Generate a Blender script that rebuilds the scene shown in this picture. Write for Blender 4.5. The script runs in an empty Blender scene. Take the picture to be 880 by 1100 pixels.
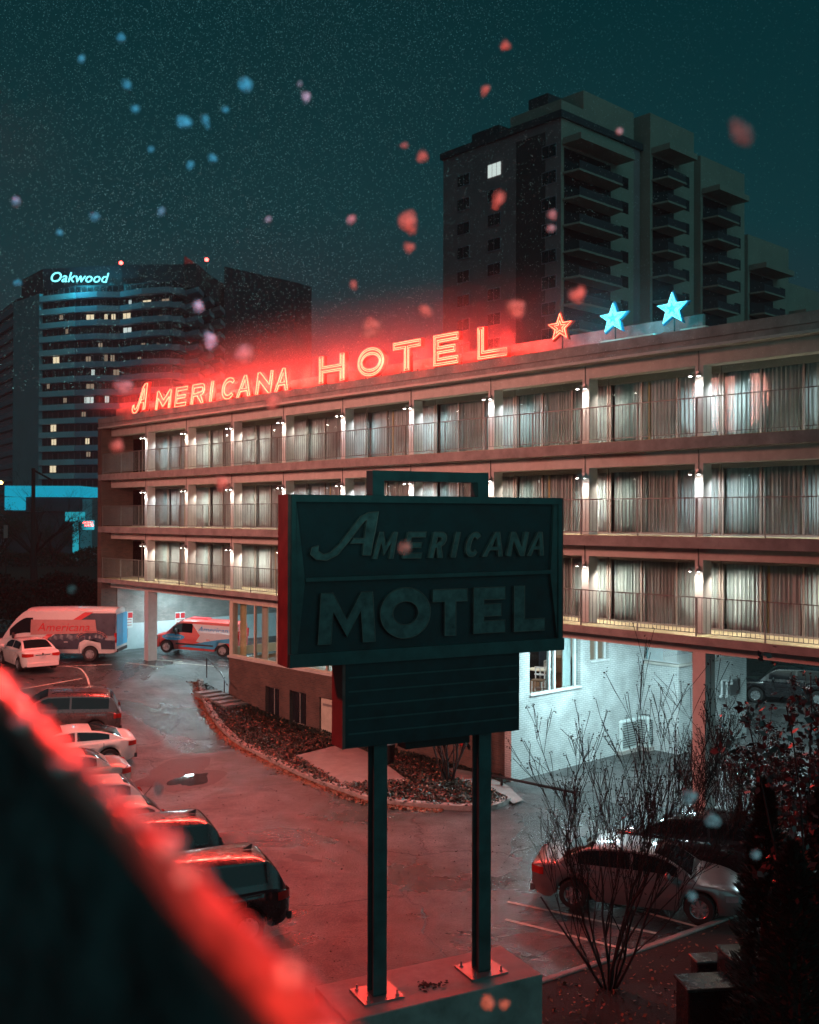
import bpy, bmesh, math, random
from math import sin, cos, tan, pi, radians, sqrt, atan2, floor
from mathutils import Vector, Matrix
from mathutils.geometry import tessellate_polygon
random.seed(7)
scn = bpy.context.scene
COL = scn.collection
R = radians

# ------------------------------------------------------------------ camera
CAM_Z = 9.0
ROLL, PITCH, FPX = R(0.16), R(0.32), 1100.0
cam_d = bpy.data.cameras.new('camera'); cam = bpy.data.objects.new('camera', cam_d); COL.objects.link(cam)
cam_d.sensor_fit = 'HORIZONTAL'; cam_d.sensor_width = 36.0; cam_d.lens = 36.0 * FPX / 880.0
cam_d.clip_start = 0.05; cam_d.clip_end = 6000
cam.matrix_world = Matrix.Translation((0, 0, CAM_Z)) @ Matrix.Rotation(R(90) + PITCH, 4, 'X') @ Matrix.Rotation(ROLL, 4, 'Z')
cam_d.dof.use_dof = True; cam_d.dof.focus_distance = 24.0
cam_d.dof.aperture_fstop = (cam_d.lens / 1000.0) / 0.020
scn.camera = cam

# ------------------------------------------------------------------ world, exposure
w = bpy.data.worlds.new('World'); scn.world = w; w.use_nodes = True
nt = w.node_tree; nt.nodes.clear()
wo = nt.nodes.new('ShaderNodeOutputWorld'); bg = nt.nodes.new('ShaderNodeBackground')
tc = nt.nodes.new('ShaderNodeTexCoord'); sp = nt.nodes.new('ShaderNodeSeparateXYZ'); cr = nt.nodes.new('ShaderNodeValToRGB')
nz = nt.nodes.new('ShaderNodeTexNoise'); nz.inputs['Scale'].default_value = 3.0; nz.inputs['Detail'].default_value = 5
ma = nt.nodes.new('ShaderNodeMath'); ma.operation = 'MULTIPLY_ADD'; ma.inputs[1].default_value = 0.16; 
nt.links.new(tc.outputs['Generated'], sp.inputs[0]); nt.links.new(tc.outputs['Generated'], nz.inputs['Vector'])
sb = nt.nodes.new('ShaderNodeMath'); sb.operation = 'SUBTRACT'; sb.inputs[1].default_value = 0.5
nt.links.new(nz.outputs['Fac'], sb.inputs[0]); nt.links.new(sb.outputs[0], ma.inputs[0]); nt.links.new(sp.outputs['Z'], ma.inputs[2])
nt.links.new(ma.outputs[0], cr.inputs[0])
e = cr.color_ramp.elements
e[0].position = 0.0; e[0].color = (0.024, 0.022, 0.030, 1)
e[1].position = 1.0; e[1].color = (0.0005, 0.010, 0.013, 1)
a = e.new(0.13); a.color = (0.017, 0.028, 0.035, 1)
a = e.new(0.27); a.color = (0.003, 0.033, 0.039, 1)
a = e.new(0.44); a.color = (0.0005, 0.024, 0.029, 1)
nt.links.new(cr.outputs[0], bg.inputs['Color']); bg.inputs['Strength'].default_value = 1.0
nt.links.new(bg.outputs[0], wo.inputs['Surface'])
scn.view_settings.view_transform = 'Standard'; scn.view_settings.look = 'None'
scn.view_settings.exposure = 0.0; scn.view_settings.gamma = 1.0; scn.view_settings.use_curve_mapping = False
cy = scn.cycles
cy.use_denoising = True; cy.max_bounces = 6; cy.diffuse_bounces = 2; cy.glossy_bounces = 3; cy.transmission_bounces = 4
cy.transparent_max_bounces = 12; cy.volume_bounces = 0; cy.caustics_reflective = False; cy.caustics_refractive = False
cy.sample_clamp_indirect = 4.0; cy.volume_step_rate = 4.0; cy.use_light_tree = True

def light(name, typ, loc, energy, color, radius=0.1, target=None, spot=None, blend=0.5, size=None):
    d = bpy.data.lights.new(name, typ); d.energy = energy; d.color = color
    o = bpy.data.objects.new(name, d); COL.objects.link(o); o.location = loc
    if typ == 'AREA':
        d.shape = 'RECTANGLE'; d.size, d.size_y = size
    elif typ != 'SUN': d.shadow_soft_size = radius
    if spot: d.spot_size = R(spot); d.spot_blend = blend
    if target is not None:
        o.rotation_euler = (Vector(target) - Vector(loc)).to_track_quat('-Z', 'Y').to_euler()
    return o
# teal fill sun added to lift the darks, from behind the camera's right shoulder
s = light('teal_fill_sun', 'SUN', (30, -30, 40), 0.40, (0.30, 0.92, 0.95), target=(0, 20, 12)); s.data.angle = R(75)
# unseen red spot assumed beyond the left edge
light('assumed_red_light', 'SPOT', (-27, 22, 17), 34000, (1.0, 0.36, 0.285), radius=2.4, target=(-5, 42, 5), spot=80, blend=0.7)

light('assumed_red_light', 'SPOT', (-16, 12.5, 15.5), 6200, (1.0, 0.04, 0.04), radius=0.5, target=(1.5, 19.5, 0), spot=66, blend=0.8)  # second unseen spot, added to redden the plinth and the near road

# ------------------------------------------------------------------ rays through the photograph (880 x 1100)
def ray(px, py):
    v = Vector(((px - 440) / FPX, -(py - 550) / FPX, -1.0))
    return (cam.matrix_world.to_3x3() @ v)
ORG = Vector((0, 0, CAM_Z))
def at_depth(px, py, Y):
    r = ray(px, py); return ORG + r * (Y / r.y)
def at_z(px, py, z):
    r = ray(px, py); return ORG + r * ((z - CAM_Z) / r.z)

# hotel frame: x along the facade, y inwards, z up
TH = R(42.781); UX = Vector((sin(TH), -cos(TH), 0)); VX = Vector((cos(TH), sin(TH), 0))
BAY = 4.084
HO = VX * 26.296 + UX * (-48.776)
HROT = atan2(UX.y, UX.x)
def hl(p):
    q = Vector(p) - HO; return (q.dot(UX), q.dot(VX), p[2])
def hw(x, y, z): return HO + UX * x + VX * y + Vector((0, 0, z))
def on_front(px, py, y=0.0):
    r = ray(px, py); t = (HO.dot(VX) + y) / r.dot(VX); p = ORG + r * t; return hl(p)
def on_side(px, py, x):
    r = ray(px, py); t = (HO.dot(UX) + x) / r.dot(UX); p = ORG + r * t; return hl(p)
def smooth(t): t = max(0, min(1, t)); return t * t * (3 - 2 * t)
def ground(x, y):
    s = (Vector((x, y, 0)) - HO).dot(UX)
    return 1.6 * (1 - smooth((s + 2.5) / 17.5))
def on_ground(px, py):
    z = 0.5
    for k in range(12):
        p = at_z(px, py, z); z = 0.5 * z + 0.5 * ground(p.x, p.y)
    return at_z(px, py, z)

# ------------------------------------------------------------------ materials
MATS = {}
def newmat(name):
    m = bpy.data.materials.new(name); m.use_nodes = True; MATS[name] = m
    return m, m.node_tree, m.node_tree.nodes['Principled BSDF']
def pm(name, col, rough=0.6, metal=0.0, var=0.2, scale=4.0, bump=0.0, coat=0.0, bscale=None, spec=0.5, rvar=0.1):
    m, t, b = newmat(name)
    c = t.nodes.new('ShaderNodeTexCoord'); n = t.nodes.new('ShaderNodeTexNoise')
    n.inputs['Scale'].default_value = scale; n.inputs['Detail'].default_value = 6; n.inputs['Roughness'].default_value = 0.65
    t.links.new(c.outputs['Object'], n.inputs['Vector'])
    mr = t.nodes.new('ShaderNodeMapRange'); mr.inputs[1].default_value = 0.3; mr.inputs[2].default_value = 0.7
    mr.inputs[3].default_value = 1 - var; mr.inputs[4].default_value = 1 + var
    t.links.new(n.outputs['Fac'], mr.inputs[0])
    mx = t.nodes.new('ShaderNodeVectorMath'); mx.operation = 'SCALE'; mx.inputs[0].default_value = col[:3]
    t.links.new(mr.outputs[0], mx.inputs['Scale']); t.links.new(mx.outputs[0], b.inputs['Base Color'])
    r2 = t.nodes.new('ShaderNodeMapRange'); r2.inputs[1].default_value = 0.3; r2.inputs[2].default_value = 0.7
    r2.inputs[3].default_value = max(0.02, rough - rvar); r2.inputs[4].default_value = min(1, rough + rvar)
    t.links.new(n.outputs['Fac'], r2.inputs[0]); t.links.new(r2.outputs[0], b.inputs['Roughness'])
    b.inputs['Metallic'].default_value = metal; b.inputs['Specular IOR Level'].default_value = spec
    if coat: b.inputs['Coat Weight'].default_value = coat; b.inputs['Coat Roughness'].default_value = 0.08
    if bump:
        n2 = t.nodes.new('ShaderNodeTexNoise'); n2.inputs['Scale'].default_value = bscale or scale * 8; n2.inputs['Detail'].default_value = 4
        t.links.new(c.outputs['Object'], n2.inputs['Vector'])
        bp = t.nodes.new('ShaderNodeBump'); bp.inputs['Strength'].default_value = bump; bp.inputs['Distance'].default_value = 0.02
        t.links.new(n2.outputs['Fac'], bp.inputs['Height']); t.links.new(bp.outputs[0], b.inputs['Normal'])
    return m
def em(name, col, strength, base=(0.02, 0.02, 0.02)):
    m, t, b = newmat(name)
    b.inputs['Base Color'].default_value = (*base, 1)
    b.inputs['Emission Color'].default_value = (*col, 1); b.inputs['Emission Strength'].default_value = strength
    return m
def glassm(name, tint=(0.9, 0.95, 0.95), refl=0.12):
    m, t, b = newmat(name); t.nodes.remove(b)
    o = t.nodes['Material Output']; tr = t.nodes.new('ShaderNodeBsdfTransparent'); gl = t.nodes.new('ShaderNodeBsdfGlossy')
    gl.inputs['Roughness'].default_value = 0.03; tr.inputs['Color'].default_value = (*tint, 1)
    lw = t.nodes.new('ShaderNodeLayerWeight'); lw.inputs['Blend'].default_value = refl
    mx = t.nodes.new('ShaderNodeMixShader'); t.links.new(lw.outputs['Fresnel'], mx.inputs[0])
    t.links.new(tr.outputs[0], mx.inputs[1]); t.links.new(gl.outputs[0], mx.inputs[2]); t.links.new(mx.outputs[0], o.inputs['Surface'])
    return m
def brickm(name, c1, c2, mortar, bw=0.22, bh=0.075):
    m, t, b = newmat(name)
    c = t.nodes.new('ShaderNodeTexCoord'); s = t.nodes.new('ShaderNodeSeparateXYZ'); t.links.new(c.outputs['Object'], s.inputs[0])
    ad = t.nodes.new('ShaderNodeMath'); ad.operation = 'ADD'; t.links.new(s.outputs['X'], ad.inputs[0]); t.links.new(s.outputs['Y'], ad.inputs[1])
    cb = t.nodes.new('ShaderNodeCombineXYZ'); t.links.new(ad.outputs[0], cb.inputs['X']); t.links.new(s.outputs['Z'], cb.inputs['Y'])
    br = t.nodes.new('ShaderNodeTexBrick'); br.inputs['Scale'].default_value = 1.0
    br.inputs['Brick Width'].default_value = bw; br.inputs['Row Height'].default_value = bh; br.inputs['Mortar Size'].default_value = 0.008
    br.inputs['Color1'].default_value = (*c1, 1); br.inputs['Color2'].default_value = (*c2, 1); br.inputs['Mortar'].default_value = (*mortar, 1)
    t.links.new(cb.outputs[0], br.inputs['Vector'])
    n = t.nodes.new('ShaderNodeTexNoise'); n.inputs['Scale'].default_value = 1.3; n.inputs['Detail'].default_value = 8; t.links.new(c.outputs['Object'], n.inputs['Vector'])
    mr = t.nodes.new('ShaderNodeMapRange'); mr.inputs[1].default_value = .3; mr.inputs[2].default_value = .7; mr.inputs[3].default_value = .72; mr.inputs[4].default_value = 1.15
    t.links.new(n.outputs['Fac'], mr.inputs[0]); sc = t.nodes.new('ShaderNodeVectorMath'); sc.operation = 'SCALE'
    t.links.new(br.outputs['Color'], sc.inputs[0]); t.links.new(mr.outputs[0], sc.inputs['Scale']); t.links.new(sc.outputs[0], b.inputs['Base Color'])
    bp = t.nodes.new('ShaderNodeBump'); bp.inputs['Strength'].default_value = 0.5; bp.inputs['Distance'].default_value = 0.01; bp.invert = True
    t.links.new(br.outputs['Fac'], bp.inputs['Height']); t.links.new(bp.outputs[0], b.inputs['Normal'])
    b.inputs['Roughness'].default_value = 0.75
    return m
def asphaltm():
    m, t, b = newmat('wet_asphalt'); L = t.links.new; N = t.nodes.new
    c = N('ShaderNodeTexCoord')
    def noise(sc, det=6, rough=.6, dist=0):
        n = N('ShaderNodeTexNoise'); n.inputs['Scale'].default_value = sc; n.inputs['Detail'].default_value = det
        n.inputs['Roughness'].default_value = rough; n.inputs['Distortion'].default_value = dist; L(c.outputs['Object'], n.inputs['Vector']); return n
    def mr(src, a0, a1, b0, b1):
        x = N('ShaderNodeMapRange'); x.inputs[1].default_value = a0; x.inputs[2].default_value = a1; x.inputs[3].default_value = b0; x.inputs[4].default_value = b1
        L(src, x.inputs[0]); return x.outputs[0]
    big = noise(0.16, 7, .62, .6); fine = noise(22, 5); mid = noise(1.1, 7, .7)
    # cracks
    wv = N('ShaderNodeVectorMath'); wv.operation = 'MULTIPLY_ADD'; wv.inputs[1].default_value = (1.4, 1.4, 1.4)
    L(noise(0.7, 5).outputs['Color'], wv.inputs[0]); L(c.outputs['Object'], wv.inputs[2])
    vo = N('ShaderNodeTexVoronoi'); vo.feature = 'DISTANCE_TO_EDGE'; vo.inputs['Scale'].default_value = 0.24; L(wv.outputs[0], vo.inputs['Vector'])
    crk = mr(vo.outputs['Distance'], 0.0, 0.011, 0.0, 1.0)
    keep = mr(noise(0.12, 3).outputs['Fac'], .53, .57, 0.0, 1.0)
    mxk = N('ShaderNodeMath'); mxk.operation = 'MAXIMUM'; L(crk, mxk.inputs[0]); L(keep, mxk.inputs[1])
    val = N('ShaderNodeMath'); val.operation = 'MULTIPLY'; L(mr(mid.outputs['Fac'], .34, .66, .016, .085), val.inputs[0]); L(mr(fine.outputs['Fac'], .35, .65, .45, 1.6), val.inputs[1])
    v2 = N('ShaderNodeMath'); v2.operation = 'MULTIPLY'; L(val.outputs[0], v2.inputs[0]); L(mr(mxk.outputs[0], 0, 1, .12, 1), v2.inputs[1])
    v3 = N('ShaderNodeMath'); v3.operation = 'MULTIPLY'; L(v2.outputs[0], v3.inputs[0]); L(mr(big.outputs['Fac'], .40, .60, .55, 1.35), v3.inputs[1])
    cb = N('ShaderNodeCombineXYZ')
    for k in range(3): L(v3.outputs[0], cb.inputs[k])
    L(cb.outputs[0], b.inputs['Base Color'])
    L(mr(big.outputs['Fac'], .40, .58, .14, .52), b.inputs['Roughness'])
    ad = N('ShaderNodeMath'); ad.operation = 'MULTIPLY_ADD'; ad.inputs[1].default_value = 1.0; L(fine.outputs['Fac'], ad.inputs[0]); L(mxk.outputs[0], ad.inputs[2])
    ad2 = N('ShaderNodeMath'); ad2.operation = 'MULTIPLY_ADD'; ad2.inputs[1].default_value = 3.0; L(mid.outputs['Fac'], ad2.inputs[0]); L(ad.outputs[0], ad2.inputs[2])
    bp = N('ShaderNodeBump'); bp.inputs['Strength'].default_value = .7; bp.inputs['Distance'].default_value = .025
    L(ad2.outputs[0], bp.inputs['Height']); L(bp.outputs[0], b.inputs['Normal'])
    return m
def glazm():
    m, t, b = newmat('mullioned_glazing'); N = t.nodes.new; L = t.links.new
    c = N('ShaderNodeTexCoord'); br = N('ShaderNodeTexBrick'); br.inputs['Scale'].default_value = 1.0; br.offset = 0
    sp_ = N('ShaderNodeSeparateXYZ'); cb_ = N('ShaderNodeCombineXYZ'); L(c.outputs['Object'], sp_.inputs[0]); L(sp_.outputs['X'], cb_.inputs['X']); L(sp_.outputs['Z'], cb_.inputs['Y'])
    br.inputs['Brick Width'].default_value = 1.4; br.inputs['Row Height'].default_value = 9; br.inputs['Mortar Size'].default_value = .12
    br.inputs['Color1'].default_value = (.012, .016, .02, 1); br.inputs['Color2'].default_value = (.05, .055, .06, 1); br.inputs['Mortar'].default_value = (.12, .13, .14, 1)
    L(cb_.outputs[0], br.inputs['Vector']); L(br.outputs['Color'], b.inputs['Base Color']); b.inputs['Roughness'].default_value = .2
    return m
M = dict(
    asphalt=asphaltm(),
    soil=pm('mulch', (.018, .018, .015), .9, var=.6, scale=14, bump=.8, bscale=30),
    lawn=pm('dark_lawn', (.02, .035, .02), .95, var=.5, scale=2, bump=.5, bscale=20),
    concrete=pm('concrete', (.54, .50, .46), .75, var=.16, scale=2.2, bump=.12),
    fascia=pm('stained_concrete', (.30, .26, .245), .8, var=.35, scale=1.6, bump=.15),
    kerb=pm('kerb_concrete', (.33, .29, .27), .75, var=.3, scale=5, bump=.2),
    side=pm('sidewalk_concrete', (.22, .22, .21), .6, var=.3, scale=2, bump=.2),
    column=pm('painted_concrete', (.55, .52, .50), .7, var=.1, scale=3),
    curtain=pm('curtain_fabric', (.50, .51, .50), .9, var=.18, scale=2.0),
    curtain2=pm('sheer_curtain_fabric', (.6, .62, .62), .9, var=.12, scale=2.0),
    ycurt=pm('yellow_curtain_fabric', (.62, .52, .28), .9, var=.15),
    bronze=pm('bronze_aluminium', (.26, .24, .22), .55, .1, var=.1),
    rail=pm('painted_steel', (.20, .20, .19), .5, .3, var=.2),
    white=pm('white_paint', (.72, .74, .74), .55, var=.08),
    cream=pm('cream_paint', (.58, .54, .44), .6, var=.12),
    brown=brickm('brown_brick', (.15, .08, .062), (.10, .058, .048), (.13, .11, .095)),
    whitebrick=brickm('white_painted_brick', (.66, .67, .66), (.58, .60, .60), (.36, .38, .38)),
    greybrick=brickm('grey_brick', (.36, .33, .31), (.28, .27, .26), (.22, .22, .22)),
    glass=glassm('window_glass'),
    lit=em('lamp_glow', (1, .97, .9), 30), warmlit=em('warm_window_glow', (1, .84, .55), .85), whitelit=em('pale_window_glow', (.85, 1, .95), .7),
    neonblue=em('cyan_neon', (.04, .70, 1), 2.6, (.05, .3, .4)),
    neonhot=em('orange_neon', (1, .19, .10), 4.6, (.5, .1, .08)), cyanhot=em('pale_cyan_neon', (.20, .90, 1), 2.2),
    can=pm('red_enamel', (.55, .04, .02), .4, var=.1), cancyan=pm('blue_enamel', (.02, .30, .5), .4, var=.1),
    black=pm('black_metal', (.02, .02, .02), .4, .3, var=.2), glazing=glazm(), rubber=pm('rubber', (.018, .018, .018), .8, var=.2),
    steel=pm('galvanised_steel', (.35, .35, .35), .4, .8, var=.15), hvac=pm('hvac_enamel', (.62, .66, .65), .5, var=.15),
    signface=pm('dark_sign_panel', (.003, .026, .030), .45, var=.5, scale=3, bump=.1),
    signframe=pm('weathered_sign_metal', (.03, .085, .085), .55, .0, var=.35, scale=3),
    signletter=pm('weathered_letter_paint', (.085, .125, .12), .6, var=.6, scale=6),
    signwing=pm('faded_sign_trim', (.035, .08, .08), .6, var=.4, scale=3),
    plinth=pm('painted_concrete_block', (.30, .27, .25), .6, var=.35, scale=2, bump=.15),
    bark=pm('bark', (.022, .019, .018), .9, var=.4, scale=12, bump=.4), seed=pm('dried_seed_heads', (.03, .025, .02), .9),
    leafd=pm('dark_red_leaf', (.05, .03, .03), .35, var=.5, scale=3), conifer=pm('conifer_green', (.012, .028, .02), .7, var=.5, scale=3),
    hedge=pm('hedge_green', (.03, .05, .03), .8, var=.5, scale=2),
    litter=pm('fallen_leaf', (.24, .11, .06), .6, var=.5, scale=3),
    ivy=pm('ivy_leaf', (.018, .030, .022), .4, var=.5, scale=3),
    yline=pm('worn_line_paint', (.55, .50, .42), .6, var=.5, scale=6),
    stucco=pm('beige_stucco', (.31, .30, .25), .8, var=.12, scale=.3), stucco2=pm('mauve_stucco', (.26, .20, .21), .8, var=.15, scale=.3),
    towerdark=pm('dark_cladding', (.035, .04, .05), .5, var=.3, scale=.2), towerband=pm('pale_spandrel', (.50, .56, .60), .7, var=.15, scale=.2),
    towerband2=pm('mauve_spandrel', (.30, .30, .36), .7, var=.15, scale=.2), pier=pm('blank_pier', (.20, .38, .42), .7, var=.12, scale=.2),
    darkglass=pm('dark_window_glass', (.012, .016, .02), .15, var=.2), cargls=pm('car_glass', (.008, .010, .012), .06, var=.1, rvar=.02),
    pwhite=pm('white_car_paint', (.74, .70, .67), .35, var=.03, coat=.8), psilver=pm('silver_car_paint', (.22, .20, .20), .35, .5, var=.04, coat=.8),
    pblack=pm('black_car_paint', (.012, .012, .014), .25, var=.1, coat=1), pgrey=pm('grey_car_paint', (.11, .10, .10), .3, .4, var=.05, coat=1),
    pred=pm('red_van_paint', (.70, .09, .08), .35, var=.05, coat=.8), pbeige=pm('champagne_car_paint', (.46, .40, .37), .35, .4, var=.04, coat=.8),
    vblue=pm('light_blue_vinyl', (.05, .42, .72), .4, var=.1), vdark=pm('navy_vinyl', (.035, .05, .075), .35, var=.2), vred=pm('red_vinyl', (.6, .03, .04), .4, var=.1),
    vpink=pm('faded_red_vinyl', (.46, .22, .20), .45, var=.1), vwhite=pm('white_vinyl', (.7, .74, .75), .4, var=.05),
    plastic=pm('black_plastic', (.03, .03, .03), .6), chrome=pm('chrome', (.6, .6, .6), .15, 1, var=.05),
    tail=pm('red_tail_lens', (.45, .02, .015), .2), lens=pm('clear_lens', (.22, .22, .23), .08), rim=pm('alloy_rim', (.42, .43, .44), .3, .6),
    plate=pm('number_plate', (.6, .6, .6), .5), beacon=em('red_beacon', (1, .06, .05), 14), wood=pm('dark_wood', (.16, .09, .05), .5),
    inwall=pm('interior_plaster', (.55, .50, .42), .8, var=.05), cyanlit=em('cyan_glow_fascia', (.0, .42, .62), .75), cyanglow2=em('cyan_glow_panel', (.02, .60, .75), .55),
    amber=em('sodium_lamp', (1, .6, .15), 12), road2=pm('distant_road', (.12, .11, .08), .5, var=.3, scale=.05),
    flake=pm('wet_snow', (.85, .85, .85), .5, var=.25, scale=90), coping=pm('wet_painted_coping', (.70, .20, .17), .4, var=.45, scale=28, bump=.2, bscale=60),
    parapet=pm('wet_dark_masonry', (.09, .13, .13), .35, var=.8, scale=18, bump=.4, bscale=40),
)
def watermat():
    m, t, b = newmat('puddle_water'); b.inputs['Base Color'].default_value = (.02, .022, .022, 1); b.inputs['Roughness'].default_value = .02
    b.inputs['Specular IOR Level'].default_value = .9
    return m
M['water'] = watermat()
def snowmat():
    m, t, b = newmat('translucent_wet_snow'); b.inputs['Base Color'].default_value = (.85, .87, .88, 1); b.inputs['Roughness'].default_value = .4
    c = t.nodes.new('ShaderNodeTexCoord'); n = t.nodes.new('ShaderNodeTexNoise'); n.inputs['Scale'].default_value = 85; n.inputs['Detail'].default_value = 3
    mr = t.nodes.new('ShaderNodeMapRange'); mr.inputs[1].default_value = .38; mr.inputs[2].default_value = .62; mr.inputs[3].default_value = .04; mr.inputs[4].default_value = .85
    t.links.new(c.outputs['Object'], n.inputs['Vector']); t.links.new(n.outputs['Fac'], mr.inputs[0]); t.links.new(mr.outputs[0], b.inputs['Alpha'])
    return m
M['snow'] = snowmat()

# ------------------------------------------------------------------ helpers
def tag(o, label=None, cat=None, group=None, kind=None):
    if label: o['label'] = label
    if cat: o['category'] = cat
    if group: o['group'] = group
    if kind: o['kind'] = kind
    return o
def thing(name, label, cat, loc=(0, 0, 0), rotz=0.0, group=None):
    o = bpy.data.objects.new(name, None); COL.objects.link(o); o.location = loc; o.rotation_euler = (0, 0, rotz)
    o.empty_display_size = .3
    return tag(o, label, cat, group)
class MB:
    def __init__(s): s.v = []; s.f = []; s.sm = False
    def add(s, vs, fs):
        n = len(s.v); s.v += [tuple(p) for p in vs]; s.f += [tuple(i + n for i in f) for f in fs]; return s
    def box(s, x0, x1, y0, y1, z0, z1):
        return s.add([(x0, y0, z0), (x1, y0, z0), (x1, y1, z0), (x0, y1, z0), (x0, y0, z1), (x1, y0, z1), (x1, y1, z1), (x0, y1, z1)],
                     [(0, 3, 2, 1), (4, 5, 6, 7), (0, 1, 5, 4), (1, 2, 6, 5), (2, 3, 7, 6), (3, 0, 4, 7)])
    def bevbox(s, x0, x1, y0, y1, z0, z1, b=.02):
        # box with chamfered vertical and top edges
        def ring(i, z): return [(x0 + i, y0 + b, z), (x0 + b, y0 + i, z), (x1 - b, y0 + i, z), (x1 - i, y0 + b, z), (x1 - i, y1 - b, z), (x1 - b, y1 - i, z), (x0 + b, y1 - i, z), (x0 + i, y1 - b, z)]
        vs = ring(0, z0) + ring(0, z1 - b) + [(min(max(x, x0 + b), x1 - b), min(max(y, y0 + b), y1 - b), z1) for x, y, _ in ring(0, z1)]
        fs = [tuple(range(7, -1, -1)), tuple(range(16, 24))]
        for k in range(2):
            for i in range(8): fs.append((k * 8 + i, k * 8 + (i + 1) % 8, k * 8 + 8 + (i + 1) % 8, k * 8 + 8 + i))
        return s.add(vs, fs)
    def tube(s, pts, rad, n=6, closed=False, rads=None):
        pts = [Vector(p) for p in pts]; base = len(s.v); m = len(pts)
        up = Vector((0.12, 0.31, 1)).normalized()
        for i, p in enumerate(pts):
            if closed: d = pts[(i + 1) % m] - pts[i - 1]
            else: d = pts[min(i + 1, m - 1)] - pts[max(i - 1, 0)]
            if d.length < 1e-9: d = Vector((0, 0, 1))
            d.normalize(); a = d.cross(up)
            if a.length < .05: a = d.cross(Vector((1, 0, 0)))
            a.normalize(); b2 = d.cross(a); r = rads[i] if rads else rad
            for k in range(n):
                an = 2 * pi * k / n; s.v.append(tuple(p + a * (cos(an) * r) + b2 * (sin(an) * r)))
        for i in range(m if closed else m - 1):
            j = (i + 1) % m
            for k in range(n):
                s.f.append((base + i * n + k, base + i * n + (k + 1) % n, base + j * n + (k + 1) % n, base + j * n + k))
        if not closed:
            s.f.append(tuple(base + k for k in range(n - 1, -1, -1))); s.f.append(tuple(base + (m - 1) * n + k for k in range(n)))
        return s
    def bar(s, p, q, r, n=4): return s.tube([p, q], r, n)
    def lathe(s, prof, n=24, M4=None, caps=True):
        base = len(s.v); M4 = M4 or Matrix()
        for r, z in prof:
            for k in range(n):
                an = 2 * pi * k / n; s.v.append(tuple(M4 @ Vector((r * cos(an), r * sin(an), z))))
        for i in range(len(prof) - 1):
            for k in range(n): s.f.append((base + i * n + k, base + i * n + (k + 1) % n, base + (i + 1) * n + (k + 1) % n, base + (i + 1) * n + k))
        if caps: s.f.append(tuple(base + k for k in range(n - 1, -1, -1))); s.f.append(tuple(base + (len(prof) - 1) * n + k for k in range(n)))
        return s
    def quad(s, a, b, c, d): return s.add([a, b, c, d], [(0, 1, 2, 3)])
    def build(s, name, mat, parent=None, smooth=None, fixn=True):
        me = bpy.data.meshes.new(name); me.from_pydata(s.v, [], s.f)
        mats = mat if isinstance(mat, (list, tuple)) else [mat]
        for q in mats: me.materials.append(q)
        if fixn and len(s.f) < 60000:
            bm = bmesh.new(); bm.from_mesh(me); bmesh.ops.recalc_face_normals(bm, faces=bm.faces); bm.to_mesh(me); bm.free()
        me.update()
        if smooth: me.shade_smooth() if smooth == 'all' else smooth_angle(me, smooth)
        o = bpy.data.objects.new(name, me); COL.objects.link(o)
        if parent: o.parent = parent
        return o
def smooth_angle(me, deg):
    me.shade_smooth()
    try: me.set_sharp_from_angle(angle=R(deg))
    except Exception: pass
def copy_part(o, parent, loc=None, rot=None):
    c = o.copy(); COL.objects.link(c); c.parent = parent
    if loc is not None: c.location = loc
    if rot is not None: c.rotation_euler = rot
    for ch in list(o.children): copy_part(ch, c)
    return c
def copy_tree(o, **kw):
    c = o.copy(); COL.objects.link(c)
    for ch in list(o.children): copy_part(ch, c)
    return c
def wall_cells(a0, a1, z0, z1, holes):
    xs = sorted(set([a0, a1] + [h[0] for h in holes] + [h[1] for h in holes])); zs = sorted(set([z0, z1] + [h[2] for h in holes] + [h[3] for h in holes]))
    for i in range(len(xs) - 1):
        run = None
        for j in range(len(zs) - 1):
            cx = (xs[i] + xs[i + 1]) / 2; cz = (zs[j] + zs[j + 1]) / 2
            inside = any(h[0] < cx < h[1] and h[2] < cz < h[3] for h in holes)
            if not inside: run = [run[0], zs[j + 1]] if run else [zs[j], zs[j + 1]]
            if (inside or j == len(zs) - 2) and run:
                yield xs[i], xs[i + 1], run[0], run[1]; run = None
# polygons / letters --------------------------------------------------
def area(l): return sum(l[i][0] * l[(i + 1) % len(l)][1] - l[(i + 1) % len(l)][0] * l[i][1] for i in range(len(l))) / 2
def inset(loop, d, hole=False):
    l = loop[:]
    if area(l) < 0: l.reverse()
    if hole: d = -d
    out = []; n = len(l)
    for i in range(n):
        p0, p1, p2 = Vector(l[i - 1]), Vector(l[i]), Vector(l[(i + 1) % n])
        a = (p1 - p0).normalized(); b = (p2 - p1).normalized(); na = Vector((-a.y, a.x)); nb = Vector((-b.y, b.x))
        m = na + nb
        if m.length < 1e-4: m = na
        m.normalize(); k = d / max(.35, m.dot(na)); out.append(tuple(p1 + m * k))
    return out
def ell(cx, cy, rx, ry, n=26, a0=0, a1=2 * pi): return [(cx + rx * cos(a0 + (a1 - a0) * i / n), cy + ry * sin(a0 + (a1 - a0) * i / n)) for i in range(n if abs(a1 - a0 - 2 * pi) < 1e-6 else n + 1)]
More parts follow.
